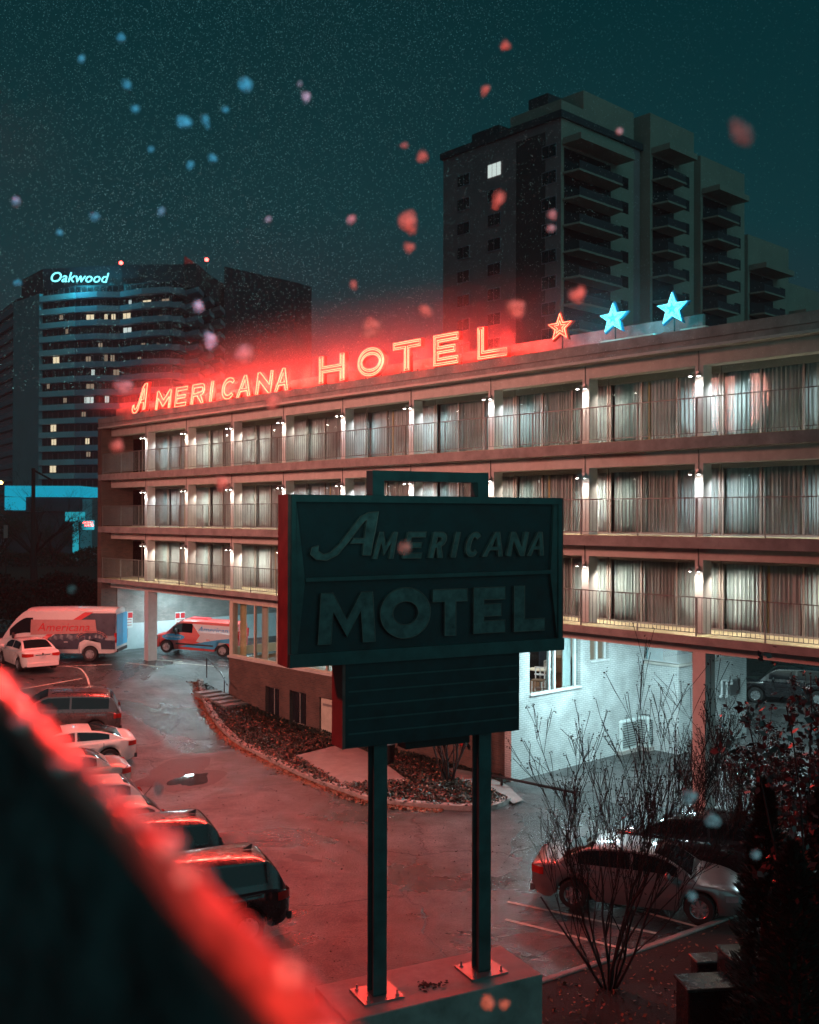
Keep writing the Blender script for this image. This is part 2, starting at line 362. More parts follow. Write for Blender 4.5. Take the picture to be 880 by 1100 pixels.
def glyph(c, wd, t):
    h = 1.0; w = wd
    if c == 'H': return [[(0, 0), (t, 0), (t, .5 - t / 2), (w - t, .5 - t / 2), (w - t, 0), (w, 0), (w, h), (w - t, h), (w - t, .5 + t / 2), (t, .5 + t / 2), (t, h), (0, h)]], []
    if c == 'T': return [[(w / 2 - t / 2, 0), (w / 2 + t / 2, 0), (w / 2 + t / 2, h - t), (w, h - t), (w, h), (0, h), (0, h - t), (w / 2 - t / 2, h - t)]], []
    if c == 'E': return [[(0, 0), (w, 0), (w, t), (t, t), (t, .5 - t / 2), (w * .88, .5 - t / 2), (w * .88, .5 + t / 2), (t, .5 + t / 2), (t, h - t), (w, h - t), (w, h), (0, h)]], []
    if c == 'L': return [[(0, 0), (w, 0), (w, t), (t, t), (t, h), (0, h)]], []
    if c == 'I': return [[(0, 0), (t, 0), (t, h), (0, h)]], []
    if c == 'O': return [ell(w / 2, .5, w / 2, .5, 32)], [ell(w / 2, .5, w / 2 - t, .5 - t, 28)]
    if c == 'N': return [[(0, 0), (t, 0), (t, h * .62), (w - t, 0), (w, 0), (w, h), (w - t, h), (w - t, h * .38), (t, h), (0, h)]], []
    if c == 'M': return [[(0, 0), (t, 0), (t * 1.2, h * .62), (w / 2, .12), (w - t * 1.2, h * .62), (w - t, 0), (w, 0), (w - t * .25, h), (w - t * 1.15, h), (w / 2, .47), (t * 1.15, h), (t * .25, h)]], []
    if c == 'A':
        k = .26
        return [[(0, 0), (t, 0), (t + (w / 2 - t) * .30, k), (w - t - (w / 2 - t) * .30, k), (w - t, 0), (w, 0), (w / 2 + t * .5, h), (w / 2 - t * .5, h)]], [[(t * 1.0 + (w / 2 - t) * .5, k + t * .7), (w - t * 1.0 - (w / 2 - t) * .5, k + t * .7), (w / 2, h * .80)]]
    if c == 'R':
        return [[(0, 0), (t, 0), (t, .40), (w * .45, .40), (w - t, 0), (w, 0), (w * .72, .43)] + ell(w - .29, .71, .29, .29, 10, -pi / 2.6, pi / 2) + [(0, h)]], [[(t, .40 + t * .7)] + ell(w - .30, .71, .30 - t, .29 - t, 8, -pi / 2, pi / 2) + [(t, h - t)]]
    if c == 'C':
        o = ell(w / 2, .5, w / 2, .5, 24, R(42), R(318)); i = ell(w / 2, .5, w / 2 - t, .5 - t, 24, R(318), R(42)); return [o + i], []
    if c == 'S':   # script capital: swashed A
        out = [(-.42, .20), (-.30, .24), (-.31, .12), (-.22, .04), (-.10, .08), (.06, .28), (.28, .66), (.42, .90), (.56, 1.0), (.74, 1.02), (.70, .70), (.64, .30), (.60, 0), (.46, 0), (.48, .28), (.24, .28), (.30, .40), (.49, .40), (.53, .84), (.44, .72), (.20, .30), (.02, .02), (-.16, -.10), (-.34, -.08), (-.44, .04)]
        return [out], []
    if c == '*':
        return [[((.5 + .5 * (1 if i % 2 == 0 else .40) * cos(pi / 2 + i * pi / 5)), (.5 + .5 * (1 if i % 2 == 0 else .40) * sin(pi / 2 + i * pi / 5))) for i in range(10)]], []
def shear(l, k): return [(x + k * y, y) for x, y in l]
def prism(mb, outer, holes, f0, f1):
    """outer, holes: 2D loops; f0(x,z), f1(x,z) give the front and back 3D points"""
    loops = [outer] + holes
    tri = tessellate_polygon([[Vector((x, y, 0)) for x, y in l] for l in loops])
    flat = [p for l in loops for p in l]
    base = len(mb.v); n = len(flat)
    mb.v += [tuple(f0(*p)) for p in flat] + [tuple(f1(*p)) for p in flat]
    for t in tri: mb.f.append(tuple(base + i for i in t)); mb.f.append(tuple(base + n + i for i in reversed(t)))
    k = 0
    for l in loops:
        m = len(l)
        for i in range(m): mb.f.append((base + k + i, base + k + (i + 1) % m, base + n + k + (i + 1) % m, base + n + k + i))
        k += m
def text_mesh(name, body, size, mat, parent, mtx, extrude=.004, shear_=0.0, spacing=1.0, smooth_=False):
    cu = bpy.data.curves.new(name, 'FONT'); cu.body = body; cu.size = size; cu.extrude = extrude; cu.shear = shear_; cu.space_character = spacing
    cu.align_x = 'CENTER'; cu.align_y = 'CENTER'; cu.resolution_u = 3
    o = bpy.data.objects.new(name + '_tmp', cu); COL.objects.link(o)
    me = bpy.data.meshes.new_from_object(o.evaluated_get(bpy.context.evaluated_depsgraph_get()))
    bpy.data.objects.remove(o); bpy.data.curves.remove(cu)
    me.name = name; me.materials.clear(); me.materials.append(mat); me.transform(mtx)
    q = bpy.data.objects.new(name, me); COL.objects.link(q); q.parent = parent
    return q

# ================================================================== GROUND
def axis_vals(segs):
    out = [segs[0][0]]
    for a, b, st in segs:
        n = max(1, round((b - a) / st)); out += [a + (b - a) * (i + 1) / n for i in range(n)]
    return out
ls = axis_vals([(-1500, -60, 240), (-60, -6, 9), (-6, 18, .6), (18, 60, 7), (60, 1500, 240)])
ld = axis_vals([(-1500, -60, 240), (-60, 60, 8), (60, 1500, 240)])
mb = MB(); nn = len(ld)
for s_ in ls:
    for d_ in ld:
        p = hw(s_, d_, 0); mb.v.append((p.x, p.y, ground(p.x, p.y)))
for i in range(len(ls) - 1):
    for j in range(nn - 1): mb.f.append((i * nn + j, (i + 1) * nn + j, (i + 1) * nn + j + 1, i * nn + j + 1))
g = mb.build('ground', M['asphalt'], smooth='all'); tag(g, kind='structure')
def drape(name, pts, mat, lift=.004, sub=None, kind='structure', label=None, cat=None):
    """flat sheet on the terrain from an outline of (x, y) points, subdivided so it follows the slope"""
    bm = bmesh.new(); vs = [bm.verts.new((p[0], p[1], 0)) for p in pts]; bm.faces.new(vs)
    bmesh.ops.triangulate(bm, faces=bm.faces)
    for k in range(7):
        lo = [e_ for e_ in bm.edges if e_.calc_length() > (sub or 1.2)]
        if not lo: break
        bmesh.ops.subdivide_edges(bm, edges=lo, cuts=1); bmesh.ops.triangulate(bm, faces=[f for f in bm.faces if len(f.verts) > 3])
    for v in bm.verts: v.co.z = ground(v.co.x, v.co.y) + lift
    me = bpy.data.meshes.new(name); bm.to_mesh(me); bm.free(); me.materials.append(mat); me.shade_smooth()
    o = bpy.data.objects.new(name, me); COL.objects.link(o)
    return tag(o, label, cat, kind=kind)
def G2(px, py): p = on_ground(px, py); return (p.x, p.y)
def catmull(P, n=8):
    out = []
    for i in range(len(P) - 1):
        p0, p1, p2, p3 = P[max(i - 1, 0)], P[i], P[i + 1], P[min(i + 2, len(P) - 1)]
        for k in range(n):
            t = k / n
            out.append(tuple(.5 * ((2 * p1[j]) + (-p0[j] + p2[j]) * t + (2 * p0[j] - 5 * p1[j] + 4 * p2[j] - p3[j]) * t * t + (-p0[j] + 3 * p1[j] - 3 * p2[j] + p3[j]) * t ** 3) for j in range(len(p1))))
    out.append(tuple(P[-1])); return out
# planting bed inside the curved kerb
kpts = [G2(*q) for q in [(212, 733), (219, 757), (233, 780), (256, 801), (290, 819), (330, 838), (368, 852), (400, 862), (450, 868), (500, 871), (530, 870), (549, 862)]]
kc = catmull(kpts, 6)
back = [hw(25.2, -.02, 0), hw(8.0, -.02, 0)]
bed_out = kc + [(back[0].x, back[0].y), (back[1].x, back[1].y)]
drape('planting_bed', bed_out, M['soil'], .05)
def strip(name, path, wd, h, mat, off=0.0, kind='structure', label=None, cat=None):
    mb = MB(); L = len(path)
    for i, p in enumerate(path):
        a = Vector(path[max(i - 1, 0)][:2]); b = Vector(path[min(i + 1, L - 1)][:2]); d = (b - a).normalized(); nrm = Vector((-d.y, d.x))
        c = Vector(p[:2]); z = ground(*c)
        for o_, zz in ((off, -.05), (off, h - .02), (off + .025, h), (off + wd - .025, h), (off + wd, h - .02), (off + wd, -.05)):
            q = c + nrm * o_; mb.v.append((q.x, q.y, z + zz))
        if i:
            for k in range(5): mb.f.append(((i - 1) * 6 + k, (i - 1) * 6 + k + 1, i * 6 + k + 1, i * 6 + k))
    mb.f.append((0, 1, 2, 3, 4, 5)); n = len(mb.v); mb.f.append((n - 1, n - 2, n - 3, n - 4, n - 5, n - 6))
    return tag(mb.build(name, mat), label, cat, kind=kind)
strip('kerb', kc, .28, .16, M['kerb'])
# concrete path crossing the bed
pc = [G2(*q) for q in [(316, 814), (368, 846), (440, 842), (400, 812), (372, 800)]]
drape('footpath', pc, M['side'], .075)
pc2 = [G2(*q) for q in [(478, 826), (520, 834), (545, 846), (562, 862), (552, 866), (530, 852), (490, 840)]]
drape('footpath', pc2, M['side'], .08)
# dark lawn and far road to the left
drape('lawn', [(-70, 72), (-20, 78), (-26, 200), (-150, 200), (-150, 80)], M['lawn'], .03, sub=40)
drape('far_road', [(-160, 203), (10, 203), (10, 222), (-160, 222)], M['road2'], .03, sub=60)
strip('far_kerb', [(-160, 201.5), (10, 201.5)], .8, .5, M['yline'])
# parking bay lines
def line(a, b, wd=.1, mat=None):
    a = Vector(on_ground(*a)[:2]); b = Vector(on_ground(*b)[:2]); d = (b - a).normalized(); n = Vector((-d.y, d.x)) * wd / 2
    seg = []; L = (b - a).length; k = max(1, int(L / .8))
    pts = [a + (b - a) * i / k + n for i in range(k + 1)] + [b - (b - a) * i / k - n for i in range(k + 1)]
    drape('parking_line', [tuple(p) for p in pts], mat or M['yline'], .009, sub=1.0)
for a_, b_ in [((20, 741), (88, 729)), ((30, 752), (100, 737)), ((62, 716), (120, 714)), ((150, 708), (196, 711)), ((135, 712), (175, 717)),
               ((545, 969), (705, 1003)), ((543, 988), (680, 1022)), ((590, 952), (800, 1010)), ((186, 712), (232, 716))]:
    line(a_, b_)
ar = catmull([G2(*q) for q in [(70, 716), (84, 718), (92, 727), (96, 742)]], 6)
strip('parking_line', ar, .10, .012, M['yline'])
# right-hand bed with kerb
rb = [G2(*q) for q in [(560, 1068), (620, 1048), (700, 1022), (760, 1000), (800, 985)]]
rbo = catmull(rb, 4)
strip('kerb', rbo, .16, .10, M['kerb'])
far = [(rbo[-1][0] + 9, rbo[-1][1] - 1), (rbo[-1][0] + 9, 8), (.2, 8), (.2, 15.5)]
drape('planting_bed', rbo + far, M['soil'], .06)
# puddles
def blob(name, cx, cy, rx, ry, ang, seed, mat, lift, label=None, cat=None, kind='structure'):
    rr = random.Random(seed); ph = [rr.random() * 6 for _ in range(5)]; pts = []
    for i in range(36):
        a = 2 * pi * i / 36; k = 1 + .22 * sin(2 * a + ph[0]) + .16 * sin(3 * a + ph[1]) + .1 * sin(5 * a + ph[2]) + .06 * sin(9 * a + ph[3])
        x, y = rx * k * cos(a), ry * k * sin(a); pts.append((cx + x * cos(ang) - y * sin(ang), cy + x * sin(ang) + y * cos(ang)))
    return drape(name, pts, mat, lift, sub=.8, label=label, cat=cat, kind=kind)
q = G2(205, 838); blob('puddle', q[0], q[1], .50, 1.0, -.2, 3, M['water'], .012)
q = G2(195, 832); blob('asphalt_patch', q[0], q[1], 1.3, 2.3, -.2, 9, pm('darker_asphalt_patch', (.05, .05, .05), .6, var=.4), .006)
q = G2(325, 922); blob('asphalt_patch', q[0], q[1], .5, .2, -.3, 10, MATS['darker_asphalt_patch'], .007)

# ================================================================== HOTEL
hotel = thing('hotel_building', 'long four storey concrete hotel with three rows of balconies above open parking', 'hotel', (HO.x, HO.y, 0), HROT)
F = [5.64, 8.47, 11.32]
SOFF = [5.42, 8.15, 11.00]       # underside of each walkway slab
BEAM = [5.12, 7.80, 10.60]       # underside of the beam below each slab
X0, X1 = -4.25, 49.0; YF = -.6; YW = 1.30; YB = 13.0
TOPB, TOPS, GRV, PAR = 13.44, 13.86, 14.07, 14.40
for k in range(3):
    m_ = MB().box(X0, X1, YF, YB, SOFF[k], F[k]); m_.build('floor_slab', M['fascia'], hotel)
    MB().box(X0 + .35, X1, 0, .45, BEAM[k], SOFF[k] - .003).build('beam', M['concrete'], hotel)
    MB().box(X0 + .4, X1, YF + .02, YW - .05, F[k], F[k] + .012).build('walkway_coating', pm('yellowed_floor_coating', (.46, .40, .24), .6, var=.3) if k == 0 else MATS['yellowed_floor_coating'], hotel)
MB().box(X0 + .35, X1, 0, .45, TOPB, TOPS - .003).build('beam', M['concrete'], hotel)
mb = MB(); mb.box(X0, X1, YF, YB, TOPS, GRV); mb.box(X0, X1, YF + .03, YB, GRV, GRV + .03); mb.box(X0, X1, YF - .02, YB, GRV + .03, PAR)
mb.build('roof_slab', M['fascia'], hotel)
MB().box(X0, X1, YF - .05, YF - .002, TOPS - .03, TOPS + .05).build('drip_edge', M['concrete'], hotel)
xe = on_front(752, 340, .3)[0]
MB().box(X0, xe, .45, .6, PAR, PAR + .62).build('roof_parapet', M['fascia'], hotel)
for (a_, b_) in [((643, 372), (700, 366)), ((729, 360), (756, 356))]:
    xa, xb = on_front(a_[0], 360, YF)[0], on_front(b_[0], 360, YF)[0]
    MB().box(xa, xb, YF + .1, YF + .5, PAR, PAR + .07).build('flashing', M['cream'], hotel)
MB().box(X0 - .12, X0 + .30, YF + .05, YB, 0.8, SOFF[0] - .003).build('end_wall', M['brown'], hotel)
for k in range(3):
    top = (SOFF[k + 1] if k < 2 else TOPS) - .003
    MB().box(X0 - .12, X0 + .30, YF + .04, YB, F[k] + .002, top).build('end_wall', M['brown'], hotel)
# back-of-rooms mass so that the upper storeys are solid
MB().box(X0 + .3, X1, 3.2, YB - .2, F[0] + .02, TOPS - .01).build('inner_wall', M['inwall'], hotel)
# columns of the three upper storeys (shared mesh per storey)
cols_x = [i * BAY for i in range(0, 12)]
for k in range(3):
    bot = F[k] + .013; top = (BEAM[k + 1] if k < 2 else TOPB)
    proto = None
    for x in cols_x:
        if proto is None: proto = MB().box(-.10, .17, .002, .45, bot, top - .002).build('column', M['column'], hotel); proto.location = (x, 0, 0)
        else: copy_part(proto, hotel, (x, 0, 0))
# windows
def pleats(x0, x1, y, z0, z1, pitch, amp, seed):
    rr = random.Random(seed); mb = MB(); n = max(2, int((x1 - x0) / (pitch / 5))); ph = 0
    cols = []
    for i in range(n + 1):
        x = x0 + (x1 - x0) * i / n; ph += 2 * pi / 5 * rr.uniform(.6, 1.4)
        cols.append((x, y + amp * sin(ph) + amp * .4 * sin(x * 3 + seed)))
    for (x, yy) in cols: mb.v += [(x, yy, z0), (x + rr.uniform(-.01, .01), yy, z1)]
    for i in range(n): mb.f.append((2 * i, 2 * i + 2, 2 * i + 3, 2 * i + 1))
    return mb
for k in range(3):
    z0 = F[k] + .014; z1 = (SOFF[k + 1] if k < 2 else TOPS) - .004
    frames = []
    for v in range(3):       # three curtain variants
        mbf = MB(); W = BAY - .03
        for x in (0, W * .30, W * .62, W - .07): mbf.box(x, x + .06, 0, .07, z0 + .05, z1 - .5)
        mbf.box(0, W, -.01, .09, z0, z0 + .05); mbf.box(0, W, 0, .08, z1 - .5, z1)
        frames.append((mbf, v))
    protos = []
    for i in range(-1, 12):
        v = (i * 2 + k) % 3
        x = i * BAY + .0; W = BAY - .03
        if len(protos) < 3:
            v = len(protos)
            fr = frames[v][0].build('window', M['bronze'], hotel); fr.location = (x, YW, 0)
            MB().box(.03, W - .03, .03, .038, z0 + .05, z1 - .5).build('pane', M['glass'], fr)
            c1 = [(.02, W * .62), (.02, W * .345), (.02, W - .02)][v]; c2 = [(W * .60, W - .02), (W * .355, W - .02), None][v]
            pleats(c1[0], c1[1], .22, z0 + .03, z1 - .45, .13, .045, 11 + v + k * 5).build('curtain', [M['curtain'], M['curtain2'], M['curtain']][v], fr, fixn=False)
            if c2: pleats(c2[0], c2[1], .20, z0 + .03, z1 - .45, .13, .045, 31 + v + k * 5).build('curtain', M['curtain'] if v == 0 else M['curtain2'], fr, fixn=False)
            if v == 1: MB().box(W * .335, W * .352, .2, .22, z0 + .03, z1 - .5).build('yellow_curtain', M['ycurt'], fr)
            protos.append(fr)
        else: copy_part(protos[v], hotel, (x, YW, 0))
# railings, one per bay
for k in range(3):
    z = F[k] + .013; proto = None
    for i in range(-1, 12):
        x = i * BAY + .25
        if proto is None:
            mb = MB(); W = BAY - .002
            mb.box(0, W, -.02, .02, 1.09, 1.12); mb.box(0, W, -.012, .012, .09, .11)
            n = 30
            for j in range(n):
                xx = W * (j + .5) / n
                mb.box(xx - .007, xx + .007, -.007, .007, .11, 1.09)
            for xx in (0.02, W * .52): mb.box(xx - .018, xx + .018, -.018, .018, -.10, 1.09)
            proto = mb.build('railing', M['rail'], hotel); proto.location = (x, YF + .07, z)
        else: copy_part(proto, hotel, (x, YF + .07, z))
    mb = MB(); a0, a1 = X0 + .32, -BAY + .25
# wall lamps: conduit, two shaded heads on every column
def make_lamp(z):
    t = thing('wall_lamp', 'x', 'wall lamp')
    MB().box(-.012, .012, -.03, -.006, .02, .78).build('conduit', M['rail'], t)
    b = MB(); b.box(-.05, .05, -.09, -.004, -.04, .05); b.tube([(-.02, -.06, 0), (-.10, -.16, .01), (-.14, -.20, -.03)], .014, 5); b.tube([(.02, -.06, 0), (.08, -.1, .01), (.10, -.12, -.03)], .014, 5)
    b.build('bracket', M['steel'], t)
    for (hx, hy, nm) in ((-.15, -.21, 'lamp_head'), (.08, -.13, 'lamp_head')):
        m4 = Matrix.Translation((hx, hy, -.09))
        h = MB().lathe([(.03, .07), (.045, .06), (.075, .0), (.08, -.02), (.072, -.02), (.04, .05)], 12, m4).build(nm, M['steel'], t, smooth=50)
        MB().lathe([(.02, -.03), (.045, -.02), (.05, 0), (.03, .03)], 10, m4).build('bulb', M['lit'], h, smooth='all')
    t.rotation_euler = (0, 0, HROT)
    return t
ORD = ['first', 'second', 'third', 'fourth', 'fifth', 'sixth', 'seventh', 'eighth', 'ninth', 'tenth', 'eleventh', 'twelfth']
lamp0 = None; rl = random.Random(5)
for k in range(3):
    zc = BEAM[k + 1] if k < 2 else TOPB
    for i, x in enumerate(cols_x[:10]):
        p = hw(x + .02, 0, zc - .22)
        if lamp0 is None: lamp0 = make_lamp(0); t = lamp0
        else: t = copy_tree(lamp0)
        t.location = p
        t['label'] = 'twin head floodlamp on %s balcony storey, %s column from the left end' % (['the lowest', 'the middle', 'the top'][k], ORD[i]); t['group'] = 'twin lamps on the balcony columns'
        warm = rl.random(); col = (1, .93, .80) if warm < .4 else (.86, .97, 1.0)
        if k == 0: col = (1, .92, .78)
        light('column_lamp_light', 'SPOT', hw(x - .02, -.36, zc - .34), 60 * rl.uniform(.75, 1.2), col, .04, target=hw(x - .10, .35, zc - 3.0), spot=125, blend=.5)
        light('column_lamp_light', 'SPOT', hw(x + .48, .62, zc - .30), 150 * rl.uniform(.5, 1.3), col, .04, target=hw(x + .62, 1.05, zc - 2.2), spot=160, blend=1)
        light('column_lamp_light', 'SPOT', hw(x - .38, .60, zc - .30), 150 * rl.uniform(.5, 1.3), col, .04, target=hw(x - .5, 1.05, zc - 2.2), spot=160, blend=1)
# ground storey ---------------------------------------------------------
for x in (0.0, 32.6, 49.0 - .5):
    gz = ground(*hw(x, 0, 0)[:2]) - .1
    MB().box(x - .10, x + .32, .0, .52, gz, BEAM[0] - .003).build('ground_column', M['column'], hotel)
XL = on_front(246, 700, 0)[0]; XR = 25.2; LED = 2.47
# basement brick wall with ledge, small windows and a door
def fr_rect(pa, pb): a_ = on_front(*pa); b_ = on_front(*pb); return (a_[0], b_[0], min(a_[2], b_[2]), max(a_[2], b_[2]))
holes = []
for (xa, xb, yt, yb) in [(285, 300, 740, 770), (311, 329, 745, 777)]:
    r_ = fr_rect((xa, yb), (xb, yt)); holes.append(r_)
dr = fr_rect((343, 792), (368, 754)); holes.append(dr)
mb = MB()
for a0, a1, b0, b1 in wall_cells(XL, XR, -.3, LED, holes): mb.box(a0, a1, 0.0, .3, b0, b1)
mb.build('basement_wall', M['brown'], hotel)
for h in holes[:2]:
    f_ = MB(); f_.box(h[0], h[1], .12, .16, h[2], h[2] + .06); f_.box(h[0], h[1], .12, .16, h[3] - .06, h[3]); f_.box((h[0] + h[1]) / 2 - .03, (h[0] + h[1]) / 2 + .03, .12, .16, h[2] + .06, h[3] - .06)
    w_ = f_.build('basement_window', M['bronze'], hotel); MB().box(h[0], h[1], .17, .18, h[2], h[3]).build('pane', M['darkglass'], w_)
d_ = MB().box(dr[0], dr[1], .10, .15, dr[2], dr[3]).build('basement_door', M['cream'], hotel)
MB().box(dr[0] + .12, dr[1], .085, .10, dr[3] - .35, dr[3] - .25).build('vent', M['bronze'], d_)
MB().box(XL - .05, XR + .03, -.07, .32, LED, LED + .09).build('ledge', M['concrete'], hotel)
# lobby windows above ledge
xs = [on_front(px, 700, 0)[0] for px in (253, 261, 269, 274, 281, 284, 290, 296, 300, 303)]
mb = MB()
LZ0, LZ1 = LED + .09, BEAM[0] - .003
x = XL + .2; panes = []
mb.box(XL, XL + .28, .02, .3, LZ0, LZ1)
step = 1.75; x = XL + .28
while x + step < XR - .2:
    mb.box(x + step - .05, x + step + .05, .04, .14, LZ0, LZ1); panes.append((x, x + step)); x += step
mb.box(x, XR, .02, .3, LZ0, LZ1)
mb.box(XL + .28, x, .03, .15, LZ0, LZ0 + .08); mb.box(XL + .28, x, .03, .15, LZ1 - .1, LZ1)
mb.build('lobby_window_frame', M['cream'], hotel)
for j, (a_, b_) in enumerate(panes): MB().box(a_ + .05, b_ - .05, .08, .088, LZ0 + .08, LZ1 - .1).build('lobby_window', M['glass'], hotel)
for j, (a_, b_) in enumerate(panes):
    if j in (0, 1, 2, 4, 6, 7): pleats(a_ + .1, a_ + .1 + [.45, .55, .35, .8][j % 4], .35, LZ0, LZ1 - .05, .14, .05, 70 + j).build('lobby_curtain', [M['ycurt'], M['cream'], M['curtain2'], M['ycurt']][j % 4], hotel, fixn=False)
# lobby room
MB().box(XL, XR, .32, 7.4, 2.30, 2.46).build('lobby_floor', M['wood'], hotel)
MB().box(XL + .02, XL + .12, .32, 7.4, LZ0, LZ0 + .4).build('lobby_wall', M['inwall'], hotel)
MB().box(XL + 5, XR - .01, 7.0, 7.2, 2.47, SOFF[0] - .003).build('lobby_wall', M['inwall'], hotel)
# white painted wall running inwards
def sd(px, py, x=XR): return on_side(px, py, x)
wb_ = sd(562, 746); wt_ = sd(617, 738); ws_ = sd(627, 711); we_ = sd(647, 708)
wcorner = sd(684, 780)[1]
bigw = (wb_[1], wt_[1], (wb_[2] + wt_[2]) / 2, SOFF[0] - .15); smw = (ws_[1], we_[1], (ws_[2] + we_[2]) / 2, SOFF[0] - .15)
print('white wall', bigw, smw, wcorner, XL)
mb = MB()
for a0, a1, b0, b1 in wall_cells(.0, wcorner + .2, -.4, SOFF[0] - .003, [bigw, smw]): mb.box(XR + .002, XR + .30, a0, a1, b0, b1)
mb.build('painted_brick_wall', M['whitebrick'], hotel)
for nm, wn, mull in (('dining_window', bigw, (0.02, .42, .52, .93)), ('dining_window', smw, (.05, .48, .92))):
    mb = MB(); L_ = wn[1] - wn[0]
    for f_ in mull: mb.box(XR + .1, XR + .2, wn[0] + f_ * L_ - .05, wn[0] + f_ * L_ + .05, wn[2] + .06, wn[3])
    mb.box(XR + .1, XR + .36, wn[0], wn[1], wn[2], wn[2] + .06); mb.box(XR + .1, XR + .2, wn[0], wn[1], wn[3] - .06, wn[3])
    w_ = mb.build(nm, M['white'], hotel)
    MB().box(XR + .14, XR + .148, wn[0], wn[1], wn[2] + .06, wn[3] - .06).build('pane', M['glass'], w_)
    if wn is bigw: 
        cm = pleats(wn[1] - .62, wn[1] - .05, 0, wn[2] + .02, wn[3], .12, .04, 5); cm.v = [(XR - .1 + y_, x_, z_) for x_, y_, z_ in cm.v]; cm.build('dining_curtain', M['white'], hotel, fixn=False)
# terrace block beyond, with panelled railing
tz = on_front(700, 713, wcorner)[2]; tx1 = on_front(729, 720, wcorner)[0]
MB().box(XR + .302, tx1, wcorner, wcorner + 4.0, -.4, tz).build('terrace_wall', M['whitebrick'], hotel)
MB().box(XR + .302, tx1 + .06, wcorner - .06, wcorner + 4.0, tz, tz + .08).build('terrace_coping', M['concrete'], hotel)
mb = MB()
for j in range(28):
    xx = XR + .5 + j * (tx1 - XR - .6) / 27; mb.box(xx - .01, xx + .01, wcorner + .05, wcorner + .07, tz + .1, tz + 1.1)
mb.box(XR + .3, tx1, wcorner + .04, wcorner + .08, tz + 1.1, tz + 1.14); mb.box(XR + .3, tx1, wcorner + .04, wcorner + .08, tz + .12, tz + .15)
for j in range(26): yy = wcorner + .1 + j * .14; mb.box(tx1 - .06, tx1 - .04, yy, yy + .02, tz + .1, tz + 1.1)
mb.box(tx1 - .07, tx1 - .03, wcorner + .05, wcorner + 3.8, tz + 1.1, tz + 1.14)
tr = mb.build('terrace_railing', M['white'], hotel)
MB().box(XR + .4, tx1 - .75, wcorner + .09, wcorner + .10, tz + .14, tz + 1.08).build('privacy_panel', pm('pale_blue_panel', (.30, .55, .60), .5), tr)
# service block further right
sx = tx1
s0 = wcorner + 4.002; s1 = on_side(802, 740, sx)[1]
print('service wall', s0, s1, 'tz', tz, tx1)
vt = [on_side(785, 742, sx), on_side(793, 730, sx)]
MB().box(XR + .302, sx, s0, s1, -.4, SOFF[0] - .003).build('service_wall', M['whitebrick'], hotel)
MB().box(XR + .302, sx - .1, 7.42, wcorner + 4, SOFF[0] - .6, SOFF[0] - .003).build('bulkhead', M['whitebrick'], hotel)
mb = MB(); a_ = on_side(784, 745, sx); b_ = on_side(794, 730, sx)
n = 6
mb.box(sx, sx + .05, a_[1], b_[1], a_[2] - .08, a_[2]); mb.box(sx, sx + .05, a_[1], b_[1], b_[2], b_[2] + .06)
for j in range(n + 1): yy = a_[1] + (b_[1] - a_[1]) * j / n; mb.box(sx, sx + .05, yy - .03, yy + .03, a_[2], b_[2])
mb.build('vent_grille', M['steel'], hotel)
mb = MB()
for (ax, bx) in ((771, 776), (776.5, 781.5)):
    P = [on_side(ax, 748, sx), on_side(ax + 1.6, 748, sx), on_side(ax + 1.6, 731, sx), on_side(bx + 1.5, 731, sx), on_side(bx + 1.5, 735, sx)]
    mb.tube([(sx + .12, p[1], p[2]) for p in P], .06, 6)
mb.build('flue_pipe', M['white'], hotel)
# undercroft side wall on the left, painted pale below
yu0 = .4
MB().box(X0 + .30, X0 + .36, yu0, YB, 1.4, 3.05).build('painted_dado', pm('pale_blue_wall_paint', (.55, .63, .66), .5, var=.08), hotel)
MB().box(X0 + .30, X0 + .34, yu0, YB, 3.052, SOFF[0] - .003).build('undercroft_wall', M['greybrick'], hotel)
MB().box(X0 + .3, XL + 6, YB - .3, YB - .05, .6, SOFF[0] - .003).build('undercroft_wall', MATS['pale_blue_wall_paint'], hotel)
for px in (126, 136, 145, 152): 
    p = on_side(px, 641, X0 + .4)
# ceiling lamps in the undercroft and outside the dining room
def ceiling_lamp(x, y, z, label, energy, col, size=(1.2, .25)):
    t = thing('ceiling_lamp', label, 'ceiling lamp', hw(x, y, z), HROT, 'strip lamps under the hotel')
    MB().bevbox(-.62, .62, -.12, .12, -.07, -.003, .02).build('housing', M['white'], t)
    MB().box(-.58, .58, -.09, .09, -.085, -.072).build('tube', em('strip_lamp_glow', (.75, .97, 1), 9) if 'strip_lamp_glow' not in MATS else MATS['strip_lamp_glow'], t)
    l = light('strip_light', 'AREA', hw(x, y, z - .10), energy, col, size=size, target=hw(x, y, z - 3)); 
    return t
CY = (.62, .95, 1.0)
ceiling_lamp(-1.6, 3.2, SOFF[0], 'white strip lamp under the slab above the small red and blue van', 300, CY)
ceiling_lamp(1.9, 5.0, SOFF[0], 'white strip lamp under the slab behind the red and blue van', 300, CY)
ceiling_lamp(4.6, 8.5, SOFF[0], 'white strip lamp deepest under the slab beside the lobby', 300, CY)
ceiling_lamp(27.6, 2.0, SOFF[0], 'white strip lamp under the slab outside the big dining window', 420, CY)
ceiling_lamp(29.2, 5.2, SOFF[0], 'white strip lamp under the slab above the two condenser units', 360, CY)
ceiling_lamp(35.0, 8.0, SOFF[0], 'white strip lamp under the slab beside the wall with flue pipes', 330, CY)
ceiling_lamp(44.0, 12.0, SOFF[0], 'white strip lamp under the slab above the dark parked car', 500, CY)
light('assumed_rear_lot_light', 'POINT', (15.5, 45.0, 6.5), 1500, CY, .3)  # unseen light assumed behind the hotel to brighten the rear lot
light('lobby_light', 'AREA', hw(XL + 3.5, 3.5, SOFF[0] - .05), 110, (1, .86, .62), size=(3, 3), target=hw(XL + 3.5, 3.5, 0))
